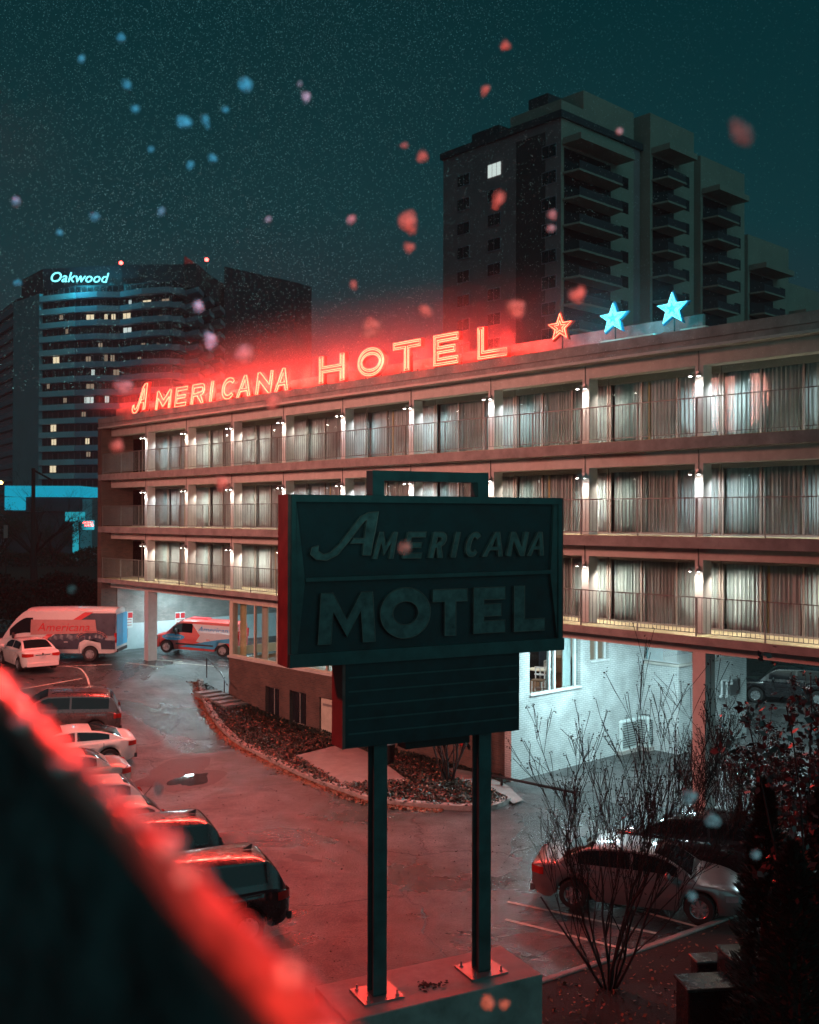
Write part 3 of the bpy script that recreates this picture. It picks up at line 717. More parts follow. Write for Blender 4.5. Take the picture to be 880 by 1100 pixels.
light('lobby_light', 'AREA', hw(XL + 9.5, 3.0, SOFF[0] - .05), 90, (1, .86, .62), size=(3, 3), target=hw(XL + 9.5, 3, 0))
light('dining_light', 'AREA', hw(XR - 3.2, 4.2, SOFF[0] - .05), 130, (1, .92, .8), size=(3, 3), target=hw(XR - 3.2, 4.2, 0))
# dining furniture seen through the window
def box_thing(name, label, cat, x, y, z, parts, rot=0.0, group=None):
    t = thing(name, label, cat, hw(x, y, z), HROT + rot, group)
    for nm, bx, mt in parts:
        mb = MB()
        for b_ in bx: mb.box(*b_)
        mb.build(nm, mt, t)
    return t
def chair(x, y, rot, label):
    return box_thing('dining_chair', label, 'chair', x, y, 2.462, [
        ('seat', [(-.22, .22, -.22, .22, .43, .47)], M['wood']), ('backrest', [(-.22, .22, .19, .22, .60, .66), (-.22, .22, .19, .22, .86, .92), (-.2, -.16, .19, .22, .47, .92), (.16, .2, .19, .22, .47, .92), (-.02, .02, .19, .22, .66, .86)], M['white']),
        ('leg', [(-.21, -.18, -.21, -.18, 0, .43)], M['white']), ('leg', [(.18, .21, -.21, -.18, 0, .43)], M['white']), ('leg', [(-.21, -.18, .18, .21, 0, .43)], M['white']), ('leg', [(.18, .21, .18, .21, 0, .43)], M['white'])], rot, 'chairs in the dining room')
chair(XR - 1.4, bigw[0] + 2.5, .4, 'white slatted chair behind the left pane of the big dining window')
chair(XR - 2.3, bigw[0] + 4.3, 2.0, 'wooden seated chair further inside beside the round dining table')
t = thing('dining_table', 'round table on one pedestal inside the dining window', 'table', hw(XR - 1.9, bigw[0] + 3.2, 2.462), HROT)
MB().lathe([(.45, .71), (.47, .73), (.45, .75)], 20).build('table_top', M['cream'], t); MB().lathe([(.22, 0), (.22, .03), (.04, .06), (.04, .71)], 12).build('pedestal', M['steel'], t)
box_thing('vending_machine', 'dark blue upright drinks cabinet inside the left dining pane', 'cabinet', XR - 3.3, bigw[0] + 4.7, 2.462,
          [('cabinet', [(-.4, .4, -.35, .35, 0, 1.8)], M['vdark']), ('door', [(-.36, .36, -.37, -.352, .1, 1.7)], M['cargls'])])
box_thing('sideboard', 'brown wooden sideboard behind the right pane of the dining window', 'sideboard', XR - 1.5, bigw[1] + 1.3, 2.462,
          [('cabinet', [(-.5, .5, -.3, .3, 0, 1.15)], M['wood']), ('drawer', [(-.46, .46, -.325, -.303, .1, .5)], M['wood']), ('drawer', [(-.46, .46, -.325, -.303, .55, 1.0)], M['wood'])])
# two red no-parking signs on the pale wall
for (px, py, lab) in ((137, 664, 'small red and white notice on pale wall left of the round van'), (193.5, 664, 'small red and white notice on pale wall right above the van hood')):
    p = on_side(px, py, X0 + .37)
    t = thing('wall_notice', lab, 'sign', hw(X0 + .36, p[1], p[2]), HROT)
    MB().box(.002, .02, -.32, .32, -.55, .35).build('board', M['vwhite'], t)
    MB().box(.021, .028, -.30, -.03, 0, .30).add([], []).build('red_symbol', M['vred'], t); MB().box(.021, .028, .03, .30, 0, .30).build('red_symbol', M['vred'], t)
    for zz in (-.12, -.27, -.42): MB().box(.021, .026, -.24, .24, zz, zz + .05).build('text_line', M['vpink'], t)

# ================================================================== ROOFTOP NEON
def px_s(px, y=.3 - .6): return on_front(px, 420, YF + .3)[0]
YN = YF + .30
def neon_letter(parent, ch, xa, xb, z0, h, t, sl, rings, tubem, canm, name='letter', backing=True, rtube=.018):
    """one channel letter: painted back, neon outline(s) in front. Coordinates are hotel-local."""
    wd = (xb - xa) / h - (sl if ch != 'S' else 0) ; wd = max(wd, t)
    if ch == 'S': wd = 1.0
    outs, hol = glyph(ch, wd, t)
    f = lambda l: shear(l, sl)
    o0 = f(outs[0]); hs = [f(x_) for x_ in hol]
    ox = xa if ch != 'S' else xa + .44 * h
    P = lambda x_, z_, y_: (ox + x_ * h, y_, z0 + z_ * h)
    mb = MB(); prism(mb, inset(o0, -.035), [inset(x_, -.02, True) for x_ in hs], lambda a_, b_: P(a_, b_, YN), lambda a_, b_: P(a_, b_, YN + .14))
    body = mb.build(name, canm, parent)
    mb = MB()
    for d in rings:
        for l, ho in [(o0, False)] + [(x_, True) for x_ in hs]:
            q_ = inset(l, d, ho); mb.tube([P(a_, b_, YN - .05) for a_, b_ in q_], rtube, 5, closed=True)
    mb.build('neon_tube', tubem, body, smooth='all', fixn=False)
    # struts to the roof
    st = MB()
    for fx in (.2, .8):
        xx = ox + (wd * fx) * h; st.bar((xx, YN + .1, PAR), (xx, YN + .1, z0 + .02), .02); 
    st.build('strut', M['black'], body)
    return body
s1_ = thing('neon_word_sign', 'slanted red neon word AMERICANA on the left of the hotel roof', 'neon sign', (HO.x, HO.y, 0), HROT, 'rooftop neon words')
ZL = 14.47
LET = [('S', 143, 166, 1.30), ('M', 168, 185.5, .92), ('E', 188.6, 202.5, .92), ('R', 206.0, 221.5, .92), ('I', 226.0, 234.5, .94), ('C', 238.5, 255, .96), ('A', 255, 272, .94), ('N', 275.5, 294.5, .95), ('A', 296, 313, .95)]
for ch, a_, b_, h in LET:
    neon_letter(s1_, ch, px_s(a_), px_s(b_), ZL + (.12 if ch == 'S' else 0), h, .17 if ch != 'M' else .15, .22 if ch != 'S' else .08, (.0,) if ch != 'S' else (.0,), M['neonhot'], M['can'], rtube=.028)
s2_ = thing('neon_word_sign', 'upright red neon word HOTEL in triple outlines on the hotel roof', 'neon sign', (HO.x, HO.y, 0), HROT, 'rooftop neon words')
for ch, a_, b_ in [('H', 344, 370.5), ('O', 385.5, 413), ('T', 423.5, 452.5), ('E', 467, 493), ('L', 514.5, 545)]:
    neon_letter(s2_, ch, px_s(a_), px_s(b_), ZL + .06, 1.08, .225, 0, (.0, .06), M['neonhot'], M['can'], rtube=.021)
for (cx, cyy, sz, mt, cn, col, lab) in [(602.5, 354, 27, 'neonhot', 'can', 'red', 'red neon star on the roof between the letter L and the blue stars'),
        (659.5, 345, 30, 'cyanhot', 'cancyan', 'cyan', 'smaller cyan neon star in the middle of the three rooftop stars'), (723, 335, 34, 'cyanhot', 'cancyan', 'cyan', 'largest cyan neon star on the roof right of the other two')]:
    t = thing('neon_star', lab, 'neon star', (HO.x, HO.y, 0), HROT, 'rooftop neon stars')
    a_ = on_front(cx - sz * .5, cyy, YN); b_ = on_front(cx + sz * .5, cyy, YN); h = (b_[0] - a_[0]) * .86
    outs, _ = glyph('*', 1, 0); z0 = a_[2] - h * .5
    if col == 'cyan': h *= 1.02
    P = lambda x_, z_, y_: ((a_[0] + b_[0]) / 2 + (x_ - .5) * h * 1.08, y_, z0 + z_ * h)
    mb = MB(); prism(mb, inset(outs[0], -.03), [], lambda u_, v_: P(u_, v_, YN), lambda u_, v_: P(u_, v_, YN + .12)); body = mb.build('star_back', M[cn], t)
    mb = MB(); mb.tube([P(u_, v_, YN - .05) for u_, v_ in outs[0]], .02, 5, closed=True)
    inn = [(.5 + (u_ - .5) * .5, .5 + (v_ - .5) * .5) for u_, v_ in outs[0]]; mb.tube([P(u_, v_, YN - .05) for u_, v_ in inn], .015, 5, closed=True)
    if col == 'cyan': inn = [(.5 + (u_ - .5) * .75, .5 + (v_ - .5) * .75) for u_, v_ in outs[0]]; mb.tube([P(u_, v_, YN - .05) for u_, v_ in inn], .015, 5, closed=True)
    mb.build('neon_tube', M[mt], t, smooth='all', fixn=False)
    MB().bar(((a_[0] + b_[0]) / 2, YN + .1, PAR), ((a_[0] + b_[0]) / 2, YN + .1, z0 + .3 * h), .025).build('strut', M['black'], t)
    light('star_light', 'POINT', hw((a_[0] + b_[0]) / 2, YN - .3, z0 + h / 2), 60 if col == 'red' else 130, (1, .10, .05) if col == 'red' else (.02, .75, 1), .12)
for px in (143, 167.5, 187, 204, 223.5, 236.5, 254, 274, 295.5, 314.5): light('letter_light', 'POINT', hw(px_s(px), YN - .24, ZL + .5), 260, (1, .030, .018), .12); light('letter_light', 'SPOT', hw(px_s(px), YN - .28, ZL + .5), 960, (1, .05, .035), .25, target=hw(px_s(px), -14, 5), spot=150, blend=.5)
for px in (337, 378, 418, 460, 504, 550): light('letter_light', 'POINT', hw(px_s(px), YN - .24, ZL + .55), 330, (1, .030, .018), .12); light('letter_light', 'SPOT', hw(px_s(px), YN - .28, ZL + .55), 960, (1, .05, .035), .25, target=hw(px_s(px), -14, 5), spot=150, blend=.5)
# ================================================================== MOTEL SIGN
pl_ = ORG + ray(313.4, 532) * 1.0
def PD(px, py, Y): return at_depth(px, py, Y)
TL = PD(313.4, 532, 15.23); TR = PD(604, 534, 17.43); BL = PD(313.4, 717.6, 15.23)
SU = (Vector((TR.x - TL.x, TR.y - TL.y, 0))).normalized(); SV = Vector((-SU.y, SU.x, 0)); SL = Vector((TR.x - TL.x, TR.y - TL.y, 0)).length
SROT = atan2(SU.y, SU.x); SZ1 = (TL.z + TR.z) / 2; SZ0 = BL.z
SO = Vector((TL.x, TL.y, 0))
def on_sign(px, py, y=0.0):
    r = ray(px, py); t = ((SO - ORG).dot(SV) + y) / r.dot(SV); p = ORG + r * t; q = p - SO; return (q.dot(SU), p.z)
def sw(x, y, z): return SO + SU * x + SV * y + Vector((0, 0, z))
print('sign', SL, SZ0, SZ1, 'rot', math.degrees(SROT))
sign = thing('motel_sign', 'tall unlit dark teal double cabinet sign reading AMERICANA MOTEL on two steel posts', 'motel sign', (SO.x, SO.y, 0), SROT)
D = .48
# cabinet with recessed faces
mb = MB()
mb.box(0, SL, .10, D, SZ0, SZ1)
mb.box(0, SL, 0, .10, SZ1 - .11, SZ1); mb.box(-.03, SL + .03, -.03, .10, SZ0, SZ0 + .20)
mb.box(0, .07, 0, .10, SZ0 + .20, SZ1 - .11); mb.box(SL - .07, SL, 0, .10, SZ0 + .20, SZ1 - .11)
mb.build('cabinet', M['signframe'], sign)
lp, rp = on_sign(313.4, 625)[0], SL
MB().box(-.05, -.002, .02, D - .02, SZ0, SZ1).build('end_panel', pm('red_lit_end_panel', (.20, .075, .065), .5, var=.3, scale=4), sign)  # red in the panel colour stands in for red light on this end
MB().box(SL + .002, SL + .04, .02, D - .02, SZ0, SZ1).build('end_panel', MATS['red_lit_end_panel'], sign)
def quadpx(pts, y0, y1, mat, name, parent):
    P = [on_sign(*p) for p in pts]; mb = MB(); n = len(P)
    mb.v = [(x, y0, z) for x, z in P] + [(x, y1, z) for x, z in P]; mb.f = [tuple(range(n)), tuple(range(2 * n - 1, n - 1, -1))] + [(i, (i + 1) % n, n + (i + 1) % n, n + i) for i in range(n)]
    return mb.build(name, mat, parent)
quadpx([(319, 537.5), (596.5, 538), (593, 612), (328.5, 620.5)], .085, .099, M['signface'], 'upper_panel', sign)
quadpx([(328.5, 625.5), (592.5, 616.5), (600, 687), (320, 706)], .085, .099, M['signface'], 'lower_panel', sign)
for P in ([(315.5, 536), (319, 537.5), (328.5, 621), (328.5, 626), (320, 706), (315.5, 708)], [(602.5, 537), (596.5, 538), (593, 612), (592.5, 616.5), (600, 687), (602.5, 688)]):
    quadpx(P, .03, .098, M['signwing'], 'side_trim', sign)
quadpx([(328.5, 620.8), (593, 612.2), (592.5, 616.3), (328.5, 625.2)], .0, .098, M['signwing'], 'divider', sign)
def sign_letter(ch, xa, xb, yb, yt, t, sl, edge=True):
    a_ = on_sign(xa, yb); b_ = on_sign(xb, yb); tp = on_sign(xa, yt); h = tp[1] - a_[1]; wid = b_[0] - a_[0]
    if ch == 'S':
        outs, hol = glyph('S', 1, .15); kx = wid / 1.16; f = lambda x_, z_: (a_[0] + (x_ + .44) * kx, a_[1] + .10 * h + z_ * h * .88)
        loops = (outs[0], [])
    else:
        wd = wid / h - sl; outs, hol = glyph(ch, wd, t); f = lambda x_, z_: (a_[0] + (x_ + sl * z_) * h, a_[1] + z_ * h); loops = (outs[0], hol)
    mb = MB(); prism(mb, loops[0], loops[1], lambda x_, z_: (f(x_, z_)[0], .02, f(x_, z_)[1]), lambda x_, z_: (f(x_, z_)[0], .084, f(x_, z_)[1]))
    body = mb.build('letter', M['signletter'], sign)
    mb = MB()
    for l in [loops[0]] + loops[1]: mb.tube([(f(x_, z_)[0], .016, f(x_, z_)[1]) for x_, z_ in l], .007, 4, closed=True)
    mb.build('letter_rim', pm('rusty_letter_rim', (.20, .16, .14), .5) if 'rusty_letter_rim' not in MATS else MATS['rusty_letter_rim'], body, fixn=False)
sign_letter('S', 334, 406, 603, 549, .16, 0)
for ch, a_, b_, y0, y1 in [('M', 401, 429, 600.5, 571.5), ('E', 433, 459, 600, 571.5), ('R', 461, 482, 599.5, 571.5), ('I', 485, 496, 599, 571.5), ('C', 499, 520, 598.5, 571.5), ('A', 519, 546, 598, 571.5), ('N', 545, 569, 597.5, 571.5), ('A', 567, 590, 597, 571.5)]:
    sign_letter(ch, a_, b_, y0, y1, .20 if ch != 'M' else .17, .24)
for ch, a_, b_, y0, y1 in [('M', 342, 404, 693, 637.5), ('O', 409, 463, 687.5, 632), ('T', 465.5, 503, 684, 633.5), ('E', 509.5, 543.5, 681, 631.5), ('L', 553, 586, 679, 629.5)]:
    sign_letter(ch, a_, b_, y0, y1, .27, 0)
# reader board below
x0 = on_sign(372, 760)[0]; x1 = on_sign(559, 740)[0]; zb = on_sign(372, 805)[1]
print('reader', x0, x1, zb)
b_ = MB().box(x0, x1, .03, .45, zb, SZ0 - .003).build('reader_board', M['signface'], sign)
MB().box(x0 - .05, x0 - .002, .03, .45, zb - .005, SZ0 - .003).build('end_panel', MATS['red_lit_end_panel'], sign)
mb = MB()
for k in range(1, 6): zz = zb + (SZ0 - zb) * k / 6; mb.box(x0 + .05, x1 - .05, .018, .029, zz - .012, zz + .012)
mb.build('letter_rail', M['signframe'], b_)
xq0, xq1 = on_sign(430, 800, .3)[0], on_sign(498, 800, .3)[0]
MB().box(xq0, xq1, .10, .40, zb - .13, zb - .003).build('junction_box', M['black'], sign)
# posts, top frame, base plates
bz = (on_sign(405, 1068, .24)[1] + on_sign(517, 1043, .24)[1]) / 2
print('plinth top', bz, on_sign(405, 1068, .24), on_sign(517, 1043, .24))
PX = []
for (cx, y) in ((405, 1068), (517, 1043)):
    c = on_sign(cx, y, .24)[0]; PX.append(c)
    r = .115
    mb = MB(); mb.box(c - r, c + r, .24 - r, .24 - r + .03, bz + .03, zb - .003); mb.box(c - r, c + r, .24 + r - .03, .24 + r, bz + .03, zb - .003); mb.box(c - .05, c + .05, .24 - r + .031, .24 + r - .031, bz + .03, zb - .003)
    mb.box(c - r, c + r, .24 - r, .24 + r, bz + .031, bz + .05)
    mb.build('post', M['signframe'], sign)
    pt = MB().box(c - .34, c + .34, .24 - .30, .24 + .30, bz + .002, bz + .03).build('base_plate', M['steel'], sign)
    for (dx, dy) in ((-.25, -.22), (.25, -.22), (-.25, .22), (.25, .22)):
        MB().lathe([(.035, bz + .031), (.035, bz + .055), (.018, bz + .056), (.016, bz + .12)], 6, Matrix.Translation((c + dx, .24 + dy, 0))).build('bolt', M['steel'], pt)
tx0 = on_sign(397, 510, .24)[0]; tx1_ = on_sign(521, 510, .24)[0]; ztop = on_sign(460, 507, .24)[1]
mb = MB(); mb.box(tx0, tx0 + .20, .12, .36, SZ1 + .002, ztop); mb.box(tx1_ - .20, tx1_, .12, .36, SZ1 + .002, ztop); mb.box(tx0 + .2, tx1_ - .2, .12, .36, ztop - .16, ztop)
mb.build('top_frame', M['signframe'], sign)
# plinth
ph = thing('concrete_plinth', 'red lit rectangular concrete plinth carrying the two bolted sign posts', 'plinth', (SO.x, SO.y, 0), SROT)
pa = on_sign(354, 1056, .0); pr = on_sign(569, 1040, .0)
r = ray(380, 1084)
def on_top(px, py): p = at_z(px, py, bz); q = p - SO; return q.dot(SU), q.dot(SV)
c1, c2, c3, c4 = on_top(357, 1057), on_top(382, 1086), on_top(569, 1038), on_top(535, 1016)
print('plinth corners', c1, c2, c3, c4)
MB().bevbox(c2[0] - .25, c3[0] + .02, -.34, .95, -.2, bz, .015).build('block', M['plinth'], ph)
rr = random.Random(3)
t = thing('wet_leaf_clump', 'dark clump of wet leaves lying on the red lit plinth', 'leaves', sw((PX[0] + PX[1]) / 2 - .1, .15, bz), SROT)
mb = MB()
for k in range(46):
    a = rr.random() * 6.3; d = abs(rr.gauss(0, .11)); x, y = d * cos(a) * 1.7, d * sin(a); s_ = rr.uniform(.02, .05); th = rr.random() * 3; z = .004 + rr.random() * .03
    mb.quad((x - s_ * cos(th), y - s_ * sin(th), z), (x + s_ * sin(th) * .6, y - s_ * cos(th) * .6, z + .01), (x + s_ * cos(th), y + s_ * sin(th), z + .006), (x - s_ * sin(th) * .6, y + s_ * cos(th) * .6, z))
mb.build('leaf_pile', M['seed'], t, fixn=False)

# ================================================================== VEHICLES
def lerp_pts(P, x):
    if x <= P[0][0]: return P[0][1]
    for i in range(len(P) - 1):
        if x <= P[i + 1][0]:
            t = (x - P[i][0]) / (P[i + 1][0] - P[i][0]); m0 = (P[i + 1][1] - P[i - 1][1]) / (P[i + 1][0] - P[i - 1][0]) if i > 0 else (P[1][1] - P[0][1]) / (P[1][0] - P[0][0])
            m1 = (P[i + 2][1] - P[i][1]) / (P[i + 2][0] - P[i][0]) if i + 2 < len(P) else (P[-1][1] - P[-2][1]) / (P[-1][0] - P[-2][0])
            h = P[i + 1][0] - P[i][0]; t2, t3 = t * t, t * t * t
            return (2 * t3 - 3 * t2 + 1) * P[i][1] + (t3 - 2 * t2 + t) * h * m0 + (-2 * t3 + 3 * t2) * P[i + 1][1] + (t3 - t2) * h * m1
    return P[-1][1]
KIND = {
 'sedan': dict(L=4.75, W=1.82, deck=[(0, .88), (.25, .98), (.9, .99), (1.4, .93), (2.6, .90), (3.5, .90), (4.3, .80), (4.65, .66), (4.75, .55)], sill=.22, cab=(.62, 1.45, 2.75, 3.72), roof=1.44, wx=(.98, 3.78), wr=.33, lean=.40),
 'coupe': dict(L=4.6, W=1.83, deck=[(0, .90), (.2, .99), (.7, 1.0), (1.3, .95), (2.6, .88), (3.4, .88), (4.2, .76), (4.5, .62), (4.6, .5)], sill=.22, cab=(.42, 1.6, 2.5, 3.55), roof=1.36, wx=(.95, 3.7), wr=.34, lean=.46),
 'hatch': dict(L=4.25, W=1.78, deck=[(0, .85), (.2, .98), (1.2, .95), (2.4, .93), (3.2, .93), (3.9, .82), (4.15, .68), (4.25, .55)], sill=.22, cab=(.05, .72, 2.35, 3.45), roof=1.50, wx=(.75, 3.35), wr=.32, lean=.36),
 'suv': dict(L=4.8, W=1.92, deck=[(0, .95), (.15, 1.08), (1.2, 1.08), (2.6, 1.06), (3.5, 1.08), (4.4, 1.00), (4.7, .85), (4.8, .7)], sill=.32, cab=(.04, .50, 2.75, 3.6), roof=1.74, wx=(.95, 3.8), wr=.37, lean=.30),
 'smallvan': dict(L=4.82, W=1.84, deck=[(0, .98), (.1, 1.05), (1.2, 1.05), (2.6, 1.02), (3.4, 1.05), (3.8, 1.06), (4.5, .93), (4.72, .78), (4.82, .62)], sill=.24, cab=(.0, .10, 3.1, 4.0), roof=1.84, wx=(.85, 3.92), wr=.33, lean=.13),
 'bigvan': dict(L=6.6, W=2.06, deck=[(0, 1.1), (.1, 1.2), (1.5, 1.2), (3.6, 1.2), (5.2, 1.22), (5.9, 1.15), (6.4, .98), (6.6, .7)], sill=.40, cab=(.0, .08, 4.6, 5.85), roof=2.72, wx=(1.35, 5.1), wr=.37, lean=.085),
}
def vehicle(name, kind, label, cat, loc, heading, paint, group=None, opts=()):
    K = KIND[kind]; L, W = K['L'], K['W']; H = L / 2; hw_ = W / 2
    t = thing(name, label, cat, loc, heading, group)
    van = kind in ('smallvan', 'bigvan')
    def wid(x):
        e0 = .80 if not van else .94
        P = [(0, e0), (.06, e0 + .07), (.22, .975 if not van else .995), (.6, 1), (L - 1.1, 1), (L - .45, .955), (L - .12, .85), (L, .70)]
        for i in range(len(P) - 1):
            if x <= P[i + 1][0]: k = (x - P[i][0]) / (P[i + 1][0] - P[i][0]); return hw_ * (P[i][1] + (P[i + 1][1] - P[i][1]) * k)
        return hw_ * .7
    wr = K['wr']; ra = wr + .06
    def bot(x):
        b = K['sill'] + (.12 * max(0, 1 - x / .25)) + .10 * max(0, 1 - (L - x) / .25)
        for wx in K['wx']:
            if abs(x - wx) < ra: b = max(b, wr + sqrt(max(0, ra * ra - (x - wx) ** 2)))
        return b
    cab = K['cab']
    def bring(x):
        w_ = wid(x); zb = bot(x); zd = lerp_pts(K['deck'], x); zs = zd - .05; zb = min(zb, zs - .12)
        P = [(w_ * .93, zb), (w_ * .985, zb + .30 * (zs - zb)), (w_ * 1.0, zb + .55 * (zs - zb)), (w_ * .99, zb + .78 * (zs - zb)), (w_ * .965, zs), (w_ * .90, zs + .045), (w_ * .55, zd + .015), (0, zd + .025)]
        return P
    xs = set([0, .03, .08, .16, .3, .45, L, L - .03, L - .08, L - .18, L - .35, L - .55])
    x = .6
    while x < L - .6: xs.add(x); x += .18
    for wx in K['wx']:
        for k in range(13): xs.add(wx + ra * cos(pi * k / 12) * .9999)
    xs = sorted(xs); mb = MB(); NP = 16
    for i, x in enumerate(xs):
        R_ = bring(x)
        ring = [(x - H, y, z) for y, z in R_] + [(x - H, -y, z) for y, z in reversed(R_[:-1])]
        mb.v += ring; NR = len(ring)
    for i in range(len(xs) - 1):
        for k in range(NR):
            mb.f.append((i * NR + k, i * NR + (k + 1) % NR, (i + 1) * NR + (k + 1) % NR, (i + 1) * NR + k))
    mb.f.append(tuple(range(NR))); mb.f.append(tuple((len(xs) - 1) * NR + k for k in range(NR - 1, -1, -1)))
    # greenhouse
    x0, xr, xf, x1 = cab
    def zr(x):
        zd0, zd1 = lerp_pts(K['deck'], x0), lerp_pts(K['deck'], x1); rf = K['roof']; crown = .035
        if x < xr: k = (x - x0) / (xr - x0 + 1e-9); return zd0 + (rf - .03 - zd0) * (1 - (1 - k) ** 1.7) if not van else zd0 + (rf - .03 - zd0) * min(1, k)
        if x > xf: k = (x1 - x) / (x1 - xf); return zd1 + (rf - .03 - zd1) * (1 - (1 - k) ** 1.55)
        k = (x - xr) / (xf - xr); return rf - .03 + crown * sin(pi * k)
    def Gs(x, v):
        zd = lerp_pts(K['deck'], x) - .03; z1 = zr(x); h = max(.012, z1 - zd); wb = min(wid(x), hw_ * (1 if van else .97)) * (.965 if van else .925)
        if x < .3 and not van: wb = min(wb, hw_ * .9)
        if v < .5: k = v / .5 * .90; return wb - K['lean'] * h * k, zd + h * k
        k = (v - .5) / .5; y1 = wb - K['lean'] * h * .9; za = zd + .9 * h
        return y1 * (1 - k), za + (z1 - za) * (1 - (1 - k) ** 3.2)
    gx = sorted(set([x0 + (xr - x0) * k / 8 for k in range(9)] + [xr + (xf - xr) * k / 12 for k in range(13)] + [xf + (x1 - xf) * k / 10 for k in range(11)]))
    vs_ = [0, .1, .25, .4, .5, .56, .64, .75, .88, 1]
    base = len(mb.v); n2 = 2 * len(vs_) - 1
    for x in gx:
        r_ = [Gs(x, v) for v in vs_]; mb.v += [(x - H, y, z) for y, z in r_] + [(x - H, -y, z) for y, z in reversed(r_[:-1])]
    for i in range(len(gx) - 1):
        for k in range(n2 - 1): mb.f.append((base + i * n2 + k, base + i * n2 + k + 1, base + (i + 1) * n2 + k + 1, base + (i + 1) * n2 + k))
    mb.f.append(tuple(base + k for k in range(n2))); mb.f.append(tuple(base + (len(gx) - 1) * n2 + k for k in range(n2 - 1, -1, -1)))
    body = mb.build('body', paint, t, smooth=38)
    def patch(name, xa, xb, va, vb, mat, side=1, off=.007, both=False, nx=10, nv=5, parent=None):
        mb = MB()
        sides = (1, -1) if both else (side,)
        for sd_ in sides:
            b0 = len(mb.v)
            for i in range(nx + 1):
                x = xa + (xb - xa) * i / nx
                for j in range(nv + 1):
                    v = va + (vb - va) * j / nv; y, z = Gs(x, v); e_ = .01
                    y2, z2 = Gs(x, min(1, v + e_)); yx, zx = Gs(min(x + .02, x1), v); tv = Vector((0, y2 - y, z2 - z)); tx = Vector((.02, yx - y, zx - z))
                    if v >= 1: tv = Vector((0, -1, 0))
                    nn_ = tx.cross(tv); 
                    if nn_.length < 1e-9: nn_ = Vector((0, 0, 1))
                    nn_.normalize()
                    if nn_.z < -.01 or (abs(nn_.z) < .3 and nn_.y < 0): nn_ = -nn_
                    p = Vector((x - H, y, z)) + nn_ * off; mb.v.append((p.x, p.y * sd_, p.z))
            for i in range(nx):
                for j in range(nv):
                    a_ = b0 + i * (nv + 1) + j; mb.f.append((a_, a_ + 1, a_ + nv + 2, a_ + nv + 1))
        return mb.build(name, mat, parent or t, smooth='all', fixn=False)
    gl = M['cargls']
    if not van:
        patch('windscreen', xf + .04, x1 - .12, .56, 1, gl, both=True, nx=8)
        patch('rear_window', x0 + .10, xr - .05, .57, 1, gl, both=True, nx=8)
        mid = (x0 + x1) / 2 + .12
        for sd_ in (1, -1):
            patch('side_window', max(x0 + .45, xr - .65), mid - .05, .13, .46, gl, side=sd_, nx=14)
            patch('side_window', mid + .03, x1 - .42, .13, .46, gl, side=sd_, nx=14)
    else:
        patch('windscreen', xf + .05, x1 - .15, .55, 1, gl, both=True, nx=8)
        for sd_ in (1, -1):
            patch('side_window', xf - .30 if kind == 'bigvan' else xf - .55, x1 - .38, .10, .38 if kind == 'bigvan' else .43, gl, side=sd_, nx=14)
    # wheels
    for wx in K['wx']:
        for sd_ in (1, -1):
            m4 = Matrix.Translation((wx - H, sd_ * (hw_ - .115), wr)) @ Matrix.Rotation(-sd_ * pi / 2, 4, 'X')
            wt = .11
            ty = MB().lathe([(wr * .62, -wt), (wr * .94, -wt), (wr, -wt * .7), (wr, wt * .7), (wr * .94, wt), (wr * .62, wt)], 28, m4, caps=False).build('tyre', M['rubber'], t, smooth=40)
            mbr = MB().lathe([(wr * .60, wt * .86), (wr * .64, wt * .98), (wr * .60, wt * .9), (wr * .55, wt * .5), (.03, wt * .45)], 24, m4, caps=False)
            for k in range(7):
                a_ = 2 * pi * k / 7; c_, s_ = cos(a_), sin(a_)
                q = [(.03, -.035), (wr * .58, -.028), (wr * .58, .028), (.03, .035)]
                mbr.add([m4 @ Vector((u_ * c_ - v_ * s_, u_ * s_ + v_ * c_, wt * zz)) for zz in (.92, .55) for u_, v_ in q], [(0, 1, 2, 3), (0, 4, 5, 1), (1, 5, 6, 2), (2, 6, 7, 3), (3, 7, 4, 0)])
            mbr.lathe([(.065, wt * .5), (.06, wt * .97), (.02, wt * .99)], 12, m4)
            mbr.build('rim', M['rim'], ty, smooth=35)
    zt = lerp_pts(K['deck'], .15)
    # door seams follow the side of the body
    mb = MB()
    cx_ = (cab[0] + cab[3]) / 2 + .12
    for sx_ in ((cx_ - .95, cx_ + .02, cx_ + 1.05) if not van else (1.9, cx_ + 1.2, cx_ + 2.2)):
        for sd_ in (1, -1):
            R_ = bring(sx_)[:5]; b0 = len(mb.v)
            for (y, z) in R_: mb.v += [(sx_ - H - .008, sd_ * (y + .003), z), (sx_ - H + .008, sd_ * (y + .003), z)]
            for k in range(4): mb.f.append((b0 + 2 * k, b0 + 2 * k + 1, b0 + 2 * k + 3, b0 + 2 * k + 2))
    mb.build('door_seam', M['black'], t, fixn=False)
